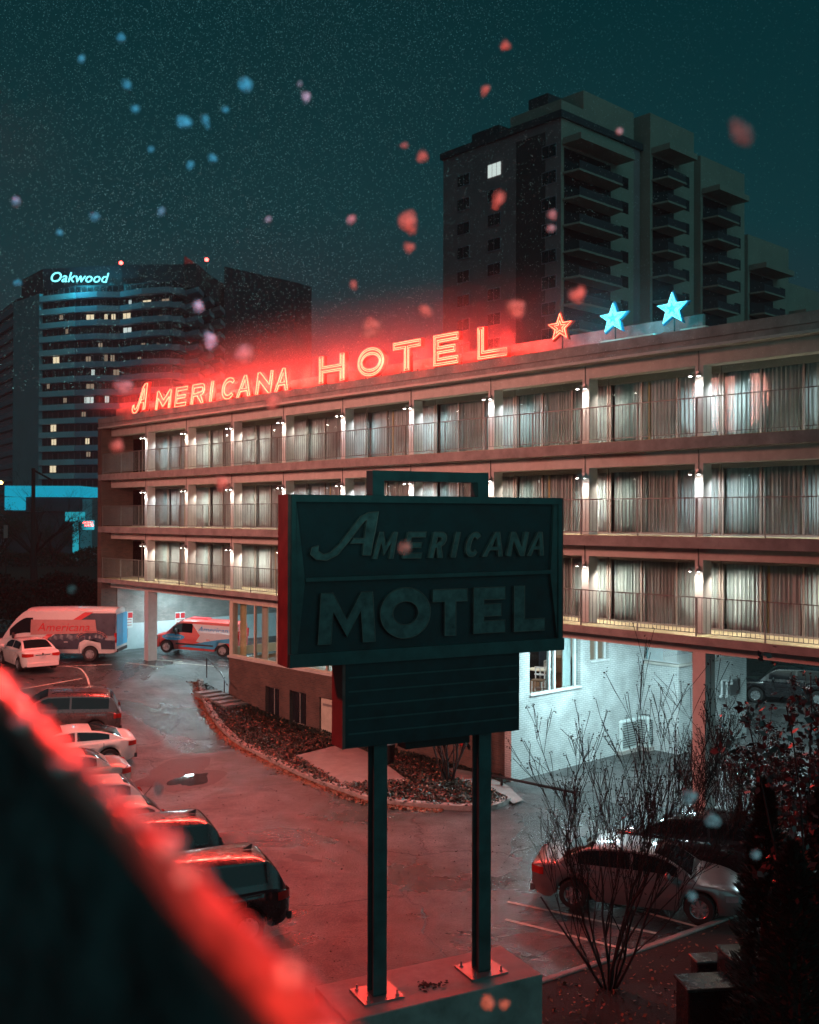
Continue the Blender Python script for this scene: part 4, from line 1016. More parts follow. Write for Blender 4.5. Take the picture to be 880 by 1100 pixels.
    # lights, plate, bumpers, mirrors, handles
    for sd_ in (1, -1):
        if van:
            MB().box(-H - .012, -H + .10, sd_ * hw_ * .955 - .06, sd_ * hw_ * .955 + .025 * 1, .95, 1.45 if kind == 'bigvan' else 1.40).build('tail_light', M['tail'], t)
        else:
            tz0 = zt - .24
            mb = MB(); n = 6
            pts = []
            for k in range(n + 1):
                x = .30 * k / n; pts.append((x, wid(x)))
            for (x, y) in pts: mb.v += [(x - H - .008, sd_ * (y + .006), tz0 + .02), (x - H - .008, sd_ * (y + .004), tz0 + .19)]
            inn = len(mb.v)
            mb.v += [(-H - .018, sd_ * (hw_ * .48), tz0 + .05), (-H - .018, sd_ * (hw_ * .48), tz0 + .17)]
            for k in range(n): mb.f.append((2 * k, 2 * k + 2, 2 * k + 3, 2 * k + 1))
            mb.f.append((inn, 0, 1, inn + 1))
            mb.build('tail_light', M['tail'], t, fixn=False)
            if 'clearlamp' in opts: MB().box(-H - .02, -H + .04, sd_ * hw_ * .70 - .12, sd_ * hw_ * .70 + .10, tz0 - .02, tz0 + .02).build('reversing_light', M['lens'], t)
        zh = lerp_pts(K['deck'], L - .25) - .20
        mb = MB()
        for k in range(5):
            x = L - .42 + .36 * k / 4; mb.v += [(x - H + .01, sd_ * (wid(x) + .006), zh), (x - H + .01, sd_ * (wid(x) - .01), zh + .14)]
        for k in range(4): mb.f.append((2 * k, 2 * k + 2, 2 * k + 3, 2 * k + 1))
        mb.build('headlight', M['lens'], t, fixn=False)
        zm = lerp_pts(K['deck'], x1 - .5) + .06
        m4 = Matrix.Translation((x1 - .62 - H, sd_ * (hw_ + .11), zm + .05)) @ Matrix.Diagonal((.07, .12, .085 if not van else .16, 1))
        MB().lathe([(.3, -1), (.8, -.75), (1, -.1), (.95, .5), (.6, .95), (.2, 1)], 12, m4).build('mirror', paint if not van else M['plastic'], t, smooth=50)
        for hx in ((cab[0] + cab[3]) / 2 - .35, (cab[0] + cab[3]) / 2 + .75):
            yy = sd_ * (wid(hx) * .985 + .006)
            MB().box(hx - H - .1, hx - H + .1, min(yy, yy + sd_ * .025), max(yy, yy + sd_ * .025), zt - .23, zt - .195).build('door_handle', paint, t)
        for dx in ((cab[0] + cab[3]) / 2 + .12,):
            pass
    MB().box(-H - .016, -H - .004, -.16, .16, zt - .30 if not van else 1.0, zt - .16 if not van else 1.12).build('number_plate', M['plate'], t)
    MB().box(-H - .05, -H + .05, -hw_ * .82, hw_ * .82, K['sill'] + .06, K['sill'] + .22).build('rear_bumper', M['plastic'] if kind != 'sedan' else paint, t)
    for wx in K['wx']:
        MB().box(wx - H - ra + .04, wx - H + ra - .04, -hw_ + .26, hw_ - .26, .15, wr + ra - .02).build('wheel_housing', M['black'], t)
    if 'rack' in opts:
        mb = MB(); zr_ = K['roof'] + .03
        for sd_ in (1, -1): mb.tube([(x - H, sd_ * hw_ * .60, zr_ + (.03 if .7 < x < 2.6 else -.02)) for x in (.6, .75, 1.6, 2.5, 2.65)], .016, 5)
        for x in (.95, 1.25, 1.55, 1.85, 2.15): mb.bar((x - H, -hw_ * .60, zr_ + .035), (x - H, hw_ * .60, zr_ + .035), .016, 5)
        mb.build('roof_rack', M['black'], t)
    if 'spoiler' in opts:
        MB().bevbox(x0 - H + .36, x0 - H + .60, -hw_ * .60, hw_ * .60, K['roof'] - .045, K['roof'] - .005, .012).build('roof_spoiler', paint, t)
    if 'fin' in opts:
        MB().add([(.62 - H, -.02, K['roof'] - .01), (.82 - H, -.012, K['roof'] + .01), (.62 - H, .02, K['roof'] - .01), (.82 - H, .012, K['roof'] + .01), (.60 - H, 0, K['roof'] + .10)], [(0, 1, 4), (1, 3, 4), (3, 2, 4), (2, 0, 4), (0, 2, 3, 1)]).build('antenna_fin', M['plastic'], t)
    if 'whip' in opts:
        MB().tube([(.7 - H, 0, K['roof']), (.45 - H, 0, K['roof'] + .28)], .007, 5).build('antenna', M['plastic'], t)
    if 'bootlid' in opts:
        MB().box(-H - .014, -H + .02, -.34, .34, zt - .15, zt - .12).build('boot_trim', M['chrome'], t)
        MB().lathe([(.045, -.005), (.045, .005)], 14, Matrix.Translation((-H - .012, 0, zt - .08)) @ Matrix.Rotation(pi / 2, 4, 'Y')).build('badge', M['chrome'], t)
    return t, K
AX = Vector((-.91, -.414, 0)).normalized()      # heading of the row of parked cars
def row_car(name, kind, px, py, hgt, label, paint, opts=(), group='cars parked nose-in along the left side of the driveway', dz=0.0, hd=None):
    """the near rear corner of the car (hgt above the ground) is seen at (px, py)"""
    z = hgt
    for k in range(10):
        p = at_z(px, py, z); z = .5 * z + .5 * (ground(p.x, p.y) + hgt)
    a = hd or AX; left = Vector((-a.y, a.x, 0)); K = KIND[kind]
    near = 1 if left.y < 0 else -1
    c = Vector((p.x, p.y, 0)) + a * (K['L'] / 2) - left * near * (K['W'] / 2 * .9)
    gz = ground(c.x, c.y)
    t, _ = vehicle(name, kind, label, 'car', (c.x, c.y, gz), atan2(a.y, a.x), paint, group, opts)
    # sit on the slope
    d = ground(*(c + a * 1.4)[:2]) - ground(*(c - a * 1.4)[:2]); e_ = ground(*(c + left * .8)[:2]) - ground(*(c - left * .8)[:2])
    t.rotation_euler = (Matrix.Rotation(atan2(a.y, a.x), 4, 'Z') @ Matrix.Rotation(-atan2(d, 2.8), 4, 'Y') @ Matrix.Rotation(atan2(e_, 1.6), 4, 'X')).to_euler()
    return t
row_car('parked_suv', 'suv', 312, 957, 1.0, 'black SUV with fin antenna nearest the camera in the parked row', M['pblack'], ('fin', 'clearlamp'))
row_car('parked_suv', 'suv', 246, 913, 1.0, 'dark SUV second nearest in the row beside the nearest black SUV', M['pblack'], ('fin',))
row_car('parked_hatchback', 'hatch', 188, 884, .95, 'white hatchback between the dark SUVs and the next white car', M['pwhite'], ('whip',))
row_car('parked_hatchback', 'hatch', 160, 858, .95, 'white hatchback whose antenna stands beside the champagne sedan', M['pwhite'], ('whip',))
row_car('parked_sedan', 'sedan', 141, 826, .85, 'champagne sedan with red tail light showing below the white coupe', M['pbeige'])
row_car('parked_coupe', 'coupe', 146, 796, .85, 'white low coupe with sloping rear window next to the wagon with roof rack', M['pwhite'])
row_car('parked_wagon', 'suv', 129, 765, 1.05, 'dark grey wagon with black roof rack farthest up the parked row', M['pgrey'], ('rack',), hd=Vector((-.93, -.30, 0)).normalized())
# white sedan seen from behind
p = on_ground(46, 725); hd = Vector((-.60, .80, 0)).normalized(); c = Vector((p.x, p.y, 0)) + hd * 2.38
t, _ = vehicle('parked_sedan', 'sedan', 'white sedan seen from behind in front of the large wrapped van', 'car', (c.x, c.y, ground(c.x, c.y)), atan2(hd.y, hd.x), M['pwhite'], None, ('bootlid',))
# large van
hd = Vector((-.995, .0, 0)).normalized(); lf = Vector((-hd.y, hd.x, 0)); near = lf if lf.y < 0 else -lf
p = on_ground(97, 711); K = KIND['bigvan']; rw = Vector((p.x, p.y, 0)) - near * (K['W'] / 2 - .1); c = rw + hd * (K['L'] / 2 - K['wx'][0])
bv, _ = vehicle('delivery_van', 'bigvan', 'large high roof van with red stripes and navy rear panel beside the undercroft', 'van', (c.x, c.y, ground(c.x, c.y)), atan2(hd.y, hd.x), M['pwhite'])
sgn = 1 if near.dot(lf) > 0 else -1
def vside(K, x, z):  # y of the van side at height z
    H = K['L'] / 2; zd = lerp_pts(K['deck'], x) - .03
    if z < zd + .02: return K['W'] / 2 * 1.0
    return K['W'] / 2 * .965 - K['lean'] * (z - zd)
def decal(parent, K, pts, name, mat, lift, sg):
    """flat vinyl piece that follows the side of the van; pts in (x from the rear, z)"""
    H = K['L'] / 2; bm = bmesh.new(); bm.faces.new([bm.verts.new((x, 0, z)) for x, z in pts]); bmesh.ops.triangulate(bm, faces=bm.faces)
    for k in range(6):
        lo = [e_ for e_ in bm.edges if e_.calc_length() > .25]
        if not lo: break
        bmesh.ops.subdivide_edges(bm, edges=lo, cuts=1); bmesh.ops.triangulate(bm, faces=[f for f in bm.faces if len(f.verts) > 3])
    for v in bm.verts:
        x, z = v.co.x, v.co.z; y = vside(K, x, z) + lift
        if z < 1.25: y = max(y, K['W'] / 2 * 1.0 * (1 if x > .25 else .96 + .04 * x / .25) + lift)
        v.co = (x - H, sg * y, z)
    bmesh.ops.recalc_face_normals(bm, faces=bm.faces)
    me = bpy.data.meshes.new(name); bm.to_mesh(me); bm.free(); me.materials.append(mat); o = bpy.data.objects.new(name, me); COL.objects.link(o); o.parent = parent; return o
K = KIND['bigvan']
decal(bv, K, [(.05, .62), (.75, .62), (.80, .95), (1.1, 1.12), (1.6, 1.12), (1.9, .95), (1.95, .62), (4.3, .62), (3.2, 1.35), (1.75, 2.45), (.05, 2.45)], 'vinyl_panel', M['vdark'], .012, sgn)
decal(bv, K, [(3.95, .80), (4.30, .80), (3.45, 1.45), (3.15, 1.45)], 'vinyl_stripe', M['vred'], .020, sgn)
decal(bv, K, [(1.95, 2.05), (2.35, 2.05), (1.65, 2.50), (1.20, 2.50)], 'vinyl_stripe', M['vred'], .020, sgn)
decal(bv, K, [(1.0, 1.45), (4.4, 1.35), (4.4, 2.12), (1.1, 2.12)], 'vinyl_banner', M['vpink'], .026, sgn)
# arched dome drawing on the rear panel
mb = MB(); H = K['L'] / 2
for r_, rz in ((.80, .42), (.70, .33)):
    P = [(1.25 + r_ * cos(a_) * 1.0, 1.16 + rz * sin(a_)) for a_ in [pi * k / 16 for k in range(17)]]
    mb.tube([(x - H, sgn * (K['W'] / 2 + .012), z) for x, z in P], .012, 4)
for k in range(9):
    a_ = pi * (k + 1) / 10; mb.bar((1.25 + .70 * cos(a_) - H, sgn * (K['W'] / 2 + .012), 1.16 + .33 * sin(a_)), (1.25 + .80 * cos(a_) - H, sgn * (K['W'] / 2 + .012), 1.16 + .42 * sin(a_)), .010)
mb.build('dome_drawing', M['vpink'], bv)
mtx = Matrix.Translation((2.72 - H, sgn * (vside(K, 2.7, 1.75) + .040), 1.72)) @ Matrix.Rotation(R(180) if sgn > 0 else 0, 4, 'Z') @ Matrix.Rotation(R(90), 4, 'X')
text_mesh('lettering', 'Americana', .62, M['vred'], bv, mtx, .004, .25)
MB().box(-H - .02, -H - .006, -.95, -.02, .75, 2.4).build('rear_door', M['vblue'], bv); MB().box(-H - .02, -H - .006, .02, .95, .75, 2.4).build('rear_door', M['vblue'], bv)  # light blue colour on the doors stands in for cyan light falling there
for k in range(5): MB().box(-H + 1.2 + k * .01, -H + 3.4, -.5 + k * .2, -.49 + k * .2, 2.70, 2.715) if False else None
# small van in the undercroft
fw, rwp = on_ground(179, 702), on_ground(239, 706.5)
hd = Vector((fw.x - rwp.x, fw.y - rwp.y, 0)); hd.normalize(); print('smallvan heading', hd, (Vector(fw) - Vector(rwp)).length)
lf = Vector((-hd.y, hd.x, 0)); near = lf if lf.y < 0 else -lf; K = KIND['smallvan']
mid = (Vector(fw) + Vector(rwp)) / 2; mid.z = 0
c = mid - near * (K['W'] / 2 - .1) + hd * ((K['L'] / 2) - (K['wx'][0] + K['wx'][1]) / 2)
sv, _ = vehicle('delivery_van', 'smallvan', 'small van wrapped in red, white and light blue under the hotel', 'van', (c.x, c.y, ground(c.x, c.y)), atan2(hd.y, hd.x), M['pred'])
sc_ = (Vector(fw) - Vector(rwp)).length / (K['wx'][1] - K['wx'][0]); sc_ = max(.85, min(1.15, sc_)); sv.scale = (sc_,) * 3; print('scale', sc_)
dz = (ground(fw.x, fw.y) - ground(rwp.x, rwp.y)); sv.rotation_euler = (Matrix.Rotation(atan2(hd.y, hd.x), 4, 'Z') @ Matrix.Rotation(-atan2(dz, 3.1), 4, 'Y')).to_euler()
sgn = 1 if near.dot(lf) > 0 else -1; H = K['L'] / 2
decal(sv, K, [(.04, .62), (.45, .62), (.5, .78), (1.2, .78), (1.3, .50), (2.3, .72), (2.1, 1.05), (2.6, 1.62), (.04, 1.62)], 'vinyl_panel', M['vwhite'], .012, sgn)
decal(sv, K, [(.04, .45), (.42, .45), (.5, .74), (1.2, .74), (1.28, .36), (3.2, .40), (2.4, .55), (1.5, .80), (.9, .92), (.04, 1.05)], 'vinyl_swoosh', M['vblue'], .020, sgn)
decal(sv, K, [(3.55 + .62 * cos(a_), .88 + .17 * sin(a_) - .02 * cos(a_)) for a_ in [2 * pi * k / 24 for k in range(24)]], 'vinyl_oval', M['vblue'], .024, sgn)
def lettering(par, K, body, size, x, z, mat, sg, lift=.035, sh=0):
    mt = Matrix.Translation((x - K['L'] / 2, sg * (vside(K, x, z) + lift), z)) @ Matrix.Rotation(R(180) if sg > 0 else 0, 4, 'Z') @ Matrix.Rotation(R(90), 4, 'X'); return text_mesh('lettering', body, size, mat, par, mt, .003, sh)
lettering(sv, K, 'Americana', .42, 1.35, 1.36, M['vblue'], sgn, .04, .3)
lettering(sv, K, 'Americana', .20, 3.55, .90, M['vwhite'], sgn, .04, .2)
mb = MB()
for (xa, xb, z) in ((.35, 1.15, 1.16), (.45, 1.1, 1.06), (.3, .95, .97)): mb.box(xa - H, xb - H, sgn * (K['W'] / 2 * .965 + .01) - .006, sgn * (K['W'] / 2 * .965 + .03), z, z + .035)
mb.build('text_line', M['vdark'], sv)
MB().bevbox(1.9 - H, 2.9 - H, -.28, .28, K['roof'] - .01, K['roof'] + .05, .02).build('roof_marker', M['vred'], sv)
MB().box(1.35 - H, 3.4 - H, sgn * (K['W'] / 2) - .02, sgn * (K['W'] / 2) + .025, .50, .58).build('rub_strip', M['plastic'], sv)
# sedan on the right, seen from its near side
rc = at_depth(571, 935, 24.0); fc = at_depth(790, 950, 22.6)
hd = Vector((fc.x - rc.x, fc.y - rc.y, 0)).normalized(); lf = Vector((-hd.y, hd.x, 0)); near = lf if lf.y < 0 else -lf
c = Vector((rc.x, rc.y, 0)) + hd * 2.38 - near * .80
vehicle('parked_sedan', 'sedan', 'dark silver sedan behind the bare shrub, its roof catching red light', 'car', (c.x, c.y, ground(c.x, c.y)), atan2(hd.y, hd.x), M['psilver'], None, ())
c2 = c + hd * 1.6 + Vector((hd.y, -hd.x, 0)) * -3.0
vehicle('parked_sedan', 'sedan', 'black sedan parked just behind the dark silver sedan', 'car', (c2.x, c2.y, ground(c2.x, c2.y)), atan2(hd.y, hd.x), M['pblack'], None, ())
# cars beyond the hotel on the right
fwp = on_ground(822, 752); hd = Vector((.93, -.37, 0)).normalized()
c = Vector((fwp.x, fwp.y, 0)) + hd * 1.0
vehicle('parked_suv', 'suv', 'black SUV seen through the gap under the slab at far right', 'car', (c.x, c.y, ground(c.x, c.y)), atan2(-hd.y, -hd.x), M['pblack'])
c = c + Vector((6.2, 3.0, 0)); vehicle('parked_suv', 'suv', 'pale van-like car behind the black SUV at far right', 'car', (c.x, c.y, ground(c.x, c.y)), atan2(-hd.y, -hd.x), M['pwhite'])

# ================================================================== YARD OBJECTS
def condenser(px, py, label):
    p = Vector(on_ground(px, py)); q = hl(p)
    t = thing('air_conditioner', label, 'air conditioner', p, HROT, 'condenser units by the white wall')
    MB().box(-.5, .5, -.5, .5, 0, .10).build('pad', M['kerb'], t)
    MB().bevbox(-.42, .42, -.42, .42, .10, 1.02, .06).build('housing', M['hvac'], t)
    mb = MB()
    for k in range(11):
        z = .20 + k * .07
        for (x0, x1, y0, y1) in ((-.33, .33, -.445, -.425), (-.33, .33, .425, .445), (-.445, -.425, -.33, .33), (.425, .445, -.33, .33)): mb.box(x0, x1, y0, y1, z, z + .016)
    mb.build('louvre', M['black'], t)
    mb = MB()
    for r_ in (.10, .18, .26, .34): mb.tube([(r_ * cos(a_), r_ * sin(a_), 1.06) for a_ in [2 * pi * k / 24 for k in range(24)]], .008, 4, closed=True)
    for k in range(8): a_ = pi * k / 4; mb.bar((.05 * cos(a_), .05 * sin(a_), 1.06), (.36 * cos(a_), .36 * sin(a_), 1.04), .008)
    mb.build('fan_guard', M['black'], t)
    for k in range(3):
        pass
    MB().tube([(.30, .45, .5), (.30, .60, .5), (.30, .60, .05)], .03, 6).build('refrigerant_line', M['cream'], t)
    t.scale = (1.25,) * 3
condenser(664, 806, 'left one of two square metal condenser units by the white brick wall')
condenser(692, 802, 'right one of two condenser units, partly hidden behind its neighbour')
# steps and handrail at the left end of the basement wall
hr = thing('handrail', 'black pipe handrail at the top of the short steps by the lobby', 'handrail', on_ground(222, 727), 0)
p0 = Vector(on_ground(222, 727)); 
def rel(px, py, h): q = Vector(on_ground(px, py)) - p0; return (q.x, q.y, q.z + h)
MB().tube([rel(222, 728, 0), rel(222, 728, 1.0), rel(237, 745, 1.0), rel(244, 757, .9)], .03, 6).build('rail', M['black'], hr)
MB().bar(rel(241, 748, 0), rel(241, 748, .9), .03, 6).build('post', M['black'], hr)
st = thing('garden_steps', 'four short dark concrete steps running down beside the brick basement wall', 'steps', hw(XL - .9, .6, 0), HROT)
for k in range(5):
    gx = k * .55; zz = ground(*hw(XL - .9 + gx, .6, 0)[:2])
    MB().box(gx, gx + .5, -1.9, -.75, zz - .3, zz + .20).build('step', M['side'], st)
# small red lamp on the wall and junk by the path
t = thing('standpipe', 'red capped pipe fitting on the brown brick wall left of its corner', 'pipe', hw(on_front(502, 800, 0)[0], -.05, on_front(502, 798, 0)[2]), HROT)
MB().lathe([(.05, 0), (.05, .16), (.09, .17), (.09, .23)], 10, Matrix.Rotation(R(90), 4, 'X')).build('pipe', M['steel'], t); MB().lathe([(.095, .232), (.08, .27), (.02, .28)], 10, Matrix.Rotation(R(90), 4, 'X')).build('cap', M['tail'], t)
p = on_ground(417, 822)
t = thing('trash_bin', 'small dark bin standing in the bed behind the left sign post', 'bin', p, .3)
MB().lathe([(.20, 0), (.26, .75), (.27, .78)], 16).build('bin_body', M['black'], t, smooth=40); MB().lathe([(.28, .782), (.24, .9), (.05, .95)], 16).build('lid', M['steel'], t, smooth=40)
p = on_ground(565, 860)
t = thing('parking_barrier', 'dark fallen rail lying at the corner of the white wall', 'rail', on_ground(572, 855), 0)
MB().tube([(-1.2, 1.2, .35), (1.3, -.5, .25)], .05, 6).build('rail', M['black'], t); MB().bar((-.9, 1.0, 0), (-.9, 1.0, .33), .05, 6).build('post', M['black'], t); MB().bar((1.0, -.3, 0), (1.0, -.3, .28), .05, 6).build('post', M['black'], t)
# utility cabinets at bottom right
def cabinet(pa, label, w_, d_, h_, rot, tilt=.08):
    t = thing('utility_cabinet', label, 'cabinet', pa, rot, 'cabinets in the corner bed')
    MB().bevbox(-w_ / 2, w_ / 2, -d_ / 2, d_ / 2, 0, h_, .02).build('housing', M['pblack'], t)
    MB().bevbox(-w_ / 2 - .03, w_ / 2 + .03, -d_ / 2 - .03, d_ / 2 + .03, h_ + .002, h_ + .05, .015).build('lid', pm('wet_dark_green_lid', (.03, .06, .055), .22, var=.5, scale=5) if 'wet_dark_green_lid' not in MATS else MATS['wet_dark_green_lid'], t)
    MB().box(-w_ / 2 + .05, w_ / 2 - .05, -d_ / 2 - .012, -d_ / 2 - .002, .08, h_ - .1).build('door', M['pblack'], t)
def atz(px, py, z): return at_z(px, py, z)
q = atz(812, 1021, 1.5); cabinet((q.x, q.y, 0), 'taller dark cabinet with wet shiny lid at the bottom right', 1.15, .6, 1.45, .15)
q = atz(762, 1053, 1.25); cabinet((q.x, q.y, 0), 'lower dark cabinet left of the taller one at the bottom right', .95, .55, 1.2, .12)
q = atz(760, 1028, 1.05); cabinet((q.x, q.y, 0), 'small cabinet with a bright edge behind the two bigger cabinets', .5, .35, 1.0, .1)

# ================================================================== PLANTS
def branches(mb, p, d, L, r, depth, rr, tips, spread=.5, segs=3, up=.25, kids=(2, 3), n=5):
    pts = [Vector(p)]; rads = [r]; dd = Vector(d).normalized()
    for k in range(segs):
        dd = (dd + Vector((rr.gauss(0, .10), rr.gauss(0, .10), rr.gauss(0, .06) + up * .12))).normalized()
        pts.append(pts[-1] + dd * L / segs); rads.append(max(.0065, r * (1 - .4 * (k + 1) / segs)))
    mb.tube(pts, r, n, rads=rads)
    tips.append((pts[-1], dd, depth))
    if depth <= 0: return
    for k in range(rr.randint(*kids)):
        i = rr.randint(1, segs); ax = Vector((rr.gauss(0, 1), rr.gauss(0, 1), rr.gauss(0, .5))).normalized()
        nd = (dd + ax * spread + Vector((0, 0, up))).normalized()
        branches(mb, pts[i], nd, L * rr.uniform(.55, .8), rads[i] * .62, depth - 1, rr, tips, spread, max(2, segs - 1), up, kids, max(3, n - 1))
def leafquads(mb, c, n, spr, sz, rr, elong=1.0):
    for k in range(n):
        p = Vector(c) + Vector((rr.gauss(0, spr), rr.gauss(0, spr), rr.gauss(0, spr)))
        a = Vector((rr.gauss(0, 1), rr.gauss(0, 1), rr.gauss(0, 1))).normalized(); b = a.orthogonal().normalized(); s_ = sz * rr.uniform(.6, 1.3)
        b = (Matrix.Rotation(rr.random() * 6.28, 3, a) @ b)
        c2 = a.cross(b)
        i = len(mb.v); mb.v += [tuple(p - b * s_ * elong), tuple(p + c2 * s_ * .55), tuple(p + b * s_ * elong), tuple(p - c2 * s_ * .55)]; mb.f.append((i, i + 1, i + 2, i + 3))
def shrub(name, label, cat, loc, stems, H_, r, seed, mat=None, group=None, fan=.35, seedn=3, depth=3, up=.35, sz=.024):
    rr = random.Random(seed); t = thing(name, label, cat, loc, 0, group); mb = MB(); tips = []
    for k in range(stems):
        a = 2 * pi * (k + rr.random() * .6) / stems; d = Vector((cos(a) * fan * rr.uniform(.3, 1.2), sin(a) * fan * rr.uniform(.3, 1.2), 1))
        branches(mb, (cos(a) * .08, sin(a) * .08, -.05), d, H_ * rr.uniform(.42, .6), r * rr.uniform(.7, 1.1), depth, rr, tips, .42, 5, up, (2, 4), 6)
    mb.build('stems', M['bark'], t, smooth='all', fixn=False)
    mb = MB()
    for p_, d_, dp in tips:
        if dp <= 1: leafquads(mb, p_, seedn if sz > .04 else max(1, seedn // 2), .05 if sz > .04 else .03, sz, rr)
    mb.build('seed_heads', mat or M['seed'], t, fixn=False)
    return t
p = on_ground(655, 1064); p0_ = p
shrub('bare_shrub', 'tall leafless multi stemmed shrub with dried seed heads right of the sign', 'shrub', p, 9, 4.5, .035, 21, fan=.44, seedn=7, depth=4)
p = on_ground(700, 960); shrub('bare_shrub', 'leafless shrub with thin twigs behind the dark silver sedan', 'shrub', (p.x + 3.1, p.y + 6.0, ground(p.x + 3, p.y + 6)), 8, 2.9, .024, 22, fan=.5, seedn=6, depth=4)
p = at_depth(790, 900, 26); shrub('bare_shrub', 'leafless shrub with thin twigs in front of the slab column at right', 'shrub', (p.x, p.y, ground(p.x, p.y)), 9, 3.4, .024, 23, fan=.5, seedn=6, depth=4)
p = at_depth(868, 900, 24); shrub('leafy_shrub', 'shrub with small dark leaves at the right edge below the slab', 'shrub', (p.x, p.y, ground(p.x, p.y)), 10, 4.0, .03, 24, mat=M['leafd'], fan=.5, seedn=14, depth=4, sz=.05)
p = on_ground(482, 842); shrub('bare_shrub', 'small many stemmed bare tree in the kerbed bed between the sign posts', 'shrub', p, 6, 3.4, .05, 25, fan=.28, seedn=1, depth=3)
# vine-like leafy sapling close by, upper right
def sapling():
    p = at_depth(858, 800, 15.5); t = thing('leafy_sapling', 'sapling with big dark reddish leaves rising at the right edge before the hotel', 'tree', (p.x, p.y, 0), 0)
    rr = random.Random(9); mb = MB(); tips = []
    for dx, h in ((0, 6.6), (.35, 6.1), (-.28, 6.4), (.55, 5.6)):
        pts = [Vector((dx * .3, 0, 0))]; d = Vector((dx * .12, rr.gauss(0, .05), 1)).normalized()
        for k in range(12):
            d = (d + Vector((rr.gauss(0, .05), rr.gauss(0, .05), .05))).normalized(); pts.append(pts[-1] + d * h / 12)
            if k > 5: 
                for q in range(3): tips.append(pts[-1] + Vector((rr.gauss(0, .28), rr.gauss(0, .28), rr.gauss(0, .2))))
        mb.tube(pts, .03, 5, rads=[.04 * (1 - .8 * i / 12) for i in range(13)])
    mb.build('trunk', M['bark'], t, fixn=False); mb = MB()
    for q in tips: leafquads(mb, q, 9, .10, .075, rr, .95)
    mb.build('leaves', M['leafd'], t, fixn=False)
sapling()
def conifer(label, px, pyt, Y, rad, seed):
    top = at_depth(px, pyt, Y); gz = ground(top.x, top.y); H_ = top.z - gz; rr = random.Random(seed)
    t = thing('conifer', label, 'tree', (top.x, top.y, gz), 0, 'dark conifers in the corner bed')
    MB().tube([(0, 0, 0), (0, 0, H_ * .9)], .08, 8, rads=[.12, .02]).build('trunk', M['bark'], t); mb = MB()
    for k in range(5200):
        h = rr.random() ** .8; z = .15 + h * (H_ - .15); R_ = rad * (1 - h) ** .55 * (1 + .18 * sin(h * 40 + seed)); a = rr.random() * 6.28; q = R_ * rr.uniform(.55, 1.05)
        p = Vector((q * cos(a), q * sin(a), z)); o_ = Vector((cos(a), sin(a), .8 + rr.gauss(0, .3))).normalized(); s_ = Vector((-sin(a), cos(a), rr.gauss(0, .3))).normalized(); L_ = rr.uniform(.07, .15)
        i = len(mb.v); mb.v += [tuple(p - s_ * .035), tuple(p + o_ * L_), tuple(p + s_ * .035), tuple(p - o_ * L_ * .4)]; mb.f.append((i, i + 1, i + 2, i + 3))
    mb.build('crown', M['conifer'], t, fixn=False)
conifer('dark columnar conifer left of its twin at the right edge', 822, 838, 16.5, .62, 1)
conifer('dark columnar conifer at the very right edge of the picture', 884, 850, 15.6, .62, 2)
conifer('shorter dark conifer filling the gap between the two columnar ones', 852, 905, 15.0, .66, 3)
# ivy over the bed and leaf litter
def litter(name, pts, mat, lift, sz, kind='stuff', label=None, cat=None, up=.04, seed=1):
    rr = random.Random(seed); mb = MB()
    for (x, y) in pts:
        z = ground(x, y) + lift + rr.random() * up; s_ = sz * rr.uniform(.6, 1.5); a = rr.random() * 6.28; t1, t2 = rr.gauss(0, .35), rr.gauss(0, .35)
        c_, n_ = cos(a) * s_, sin(a) * s_; i = len(mb.v)
        mb.v += [(x - c_, y - n_, z - s_ * t1), (x + n_ * .6, y - c_ * .6, z + s_ * t2), (x + c_, y + n_, z + s_ * t1), (x - n_ * .6, y + c_ * .6, z - s_ * t2)]; mb.f.append((i, i + 1, i + 2, i + 3))
    o = mb.build(name, mat, fixn=False); return tag(o, label, cat, kind=kind)
def inpoly(x, y, P):
    c = False; j = len(P) - 1
    for i in range(len(P)):
        if (P[i][1] > y) != (P[j][1] > y) and x < (P[j][0] - P[i][0]) * (y - P[i][1]) / (P[j][1] - P[i][1]) + P[i][0]: c = not c
        j = i
    return c
rr = random.Random(77)
def scatter(P, n, avoid=()):
    xs_ = [p[0] for p in P]; ys_ = [p[1] for p in P]; out = []
    while len(out) < n:
        x, y = rr.uniform(min(xs_), max(xs_)), rr.uniform(min(ys_), max(ys_))
        if inpoly(x, y, P) and not any(inpoly(x, y, A) for A in avoid): out.append((x, y))
    return out
litter('ivy', scatter(bed_out, 34000, (pc, pc2)), M['ivy'], .06, .045, label='low dark ivy and wet leaves covering the kerbed bed', cat='ground cover', up=.14)
litter('fallen_leaves', scatter(bed_out, 900, (pc, pc2)), M['litter'], .20, .04, label='scattered brown leaves on the ivy of the bed', cat='leaves', up=.03, seed=2)
edge = []
for k in range(5200):
    i = rr.randint(0, int(len(kc) * .75)); a = Vector(kc[i][:2]); b = Vector(kc[min(i + 1, len(kc) - 1)][:2]); q = a.lerp(b, rr.random()); d = (b - a).normalized() if (b - a).length > 0 else Vector((1, 0))
    n_ = Vector((d.y, -d.x)); q = q + n_ * (abs(rr.gauss(0, .16))) ; edge.append((q.x, q.y))
litter('gutter_leaves', edge, M['litter'], .008, .04, label='band of wet orange leaves along the outside of the kerb', cat='leaves', up=.02, seed=3)
rbp = rbo + far
litter('corner_leaves', scatter(rbp, 6000), M['litter'], .07, .035, label='brown leaf litter over the dark corner bed around the shrub', cat='leaves', up=.03, seed=4)
road = [G2(*q) for q in [(150, 800), (300, 840), (380, 880), (560, 880), (560, 1060), (330, 1060)]]
litter('road_debris', scatter(road, 900), M['seed'], .006, .022, label='tiny specks of grit and leaves on the asphalt', cat='debris', up=.004, seed=5)
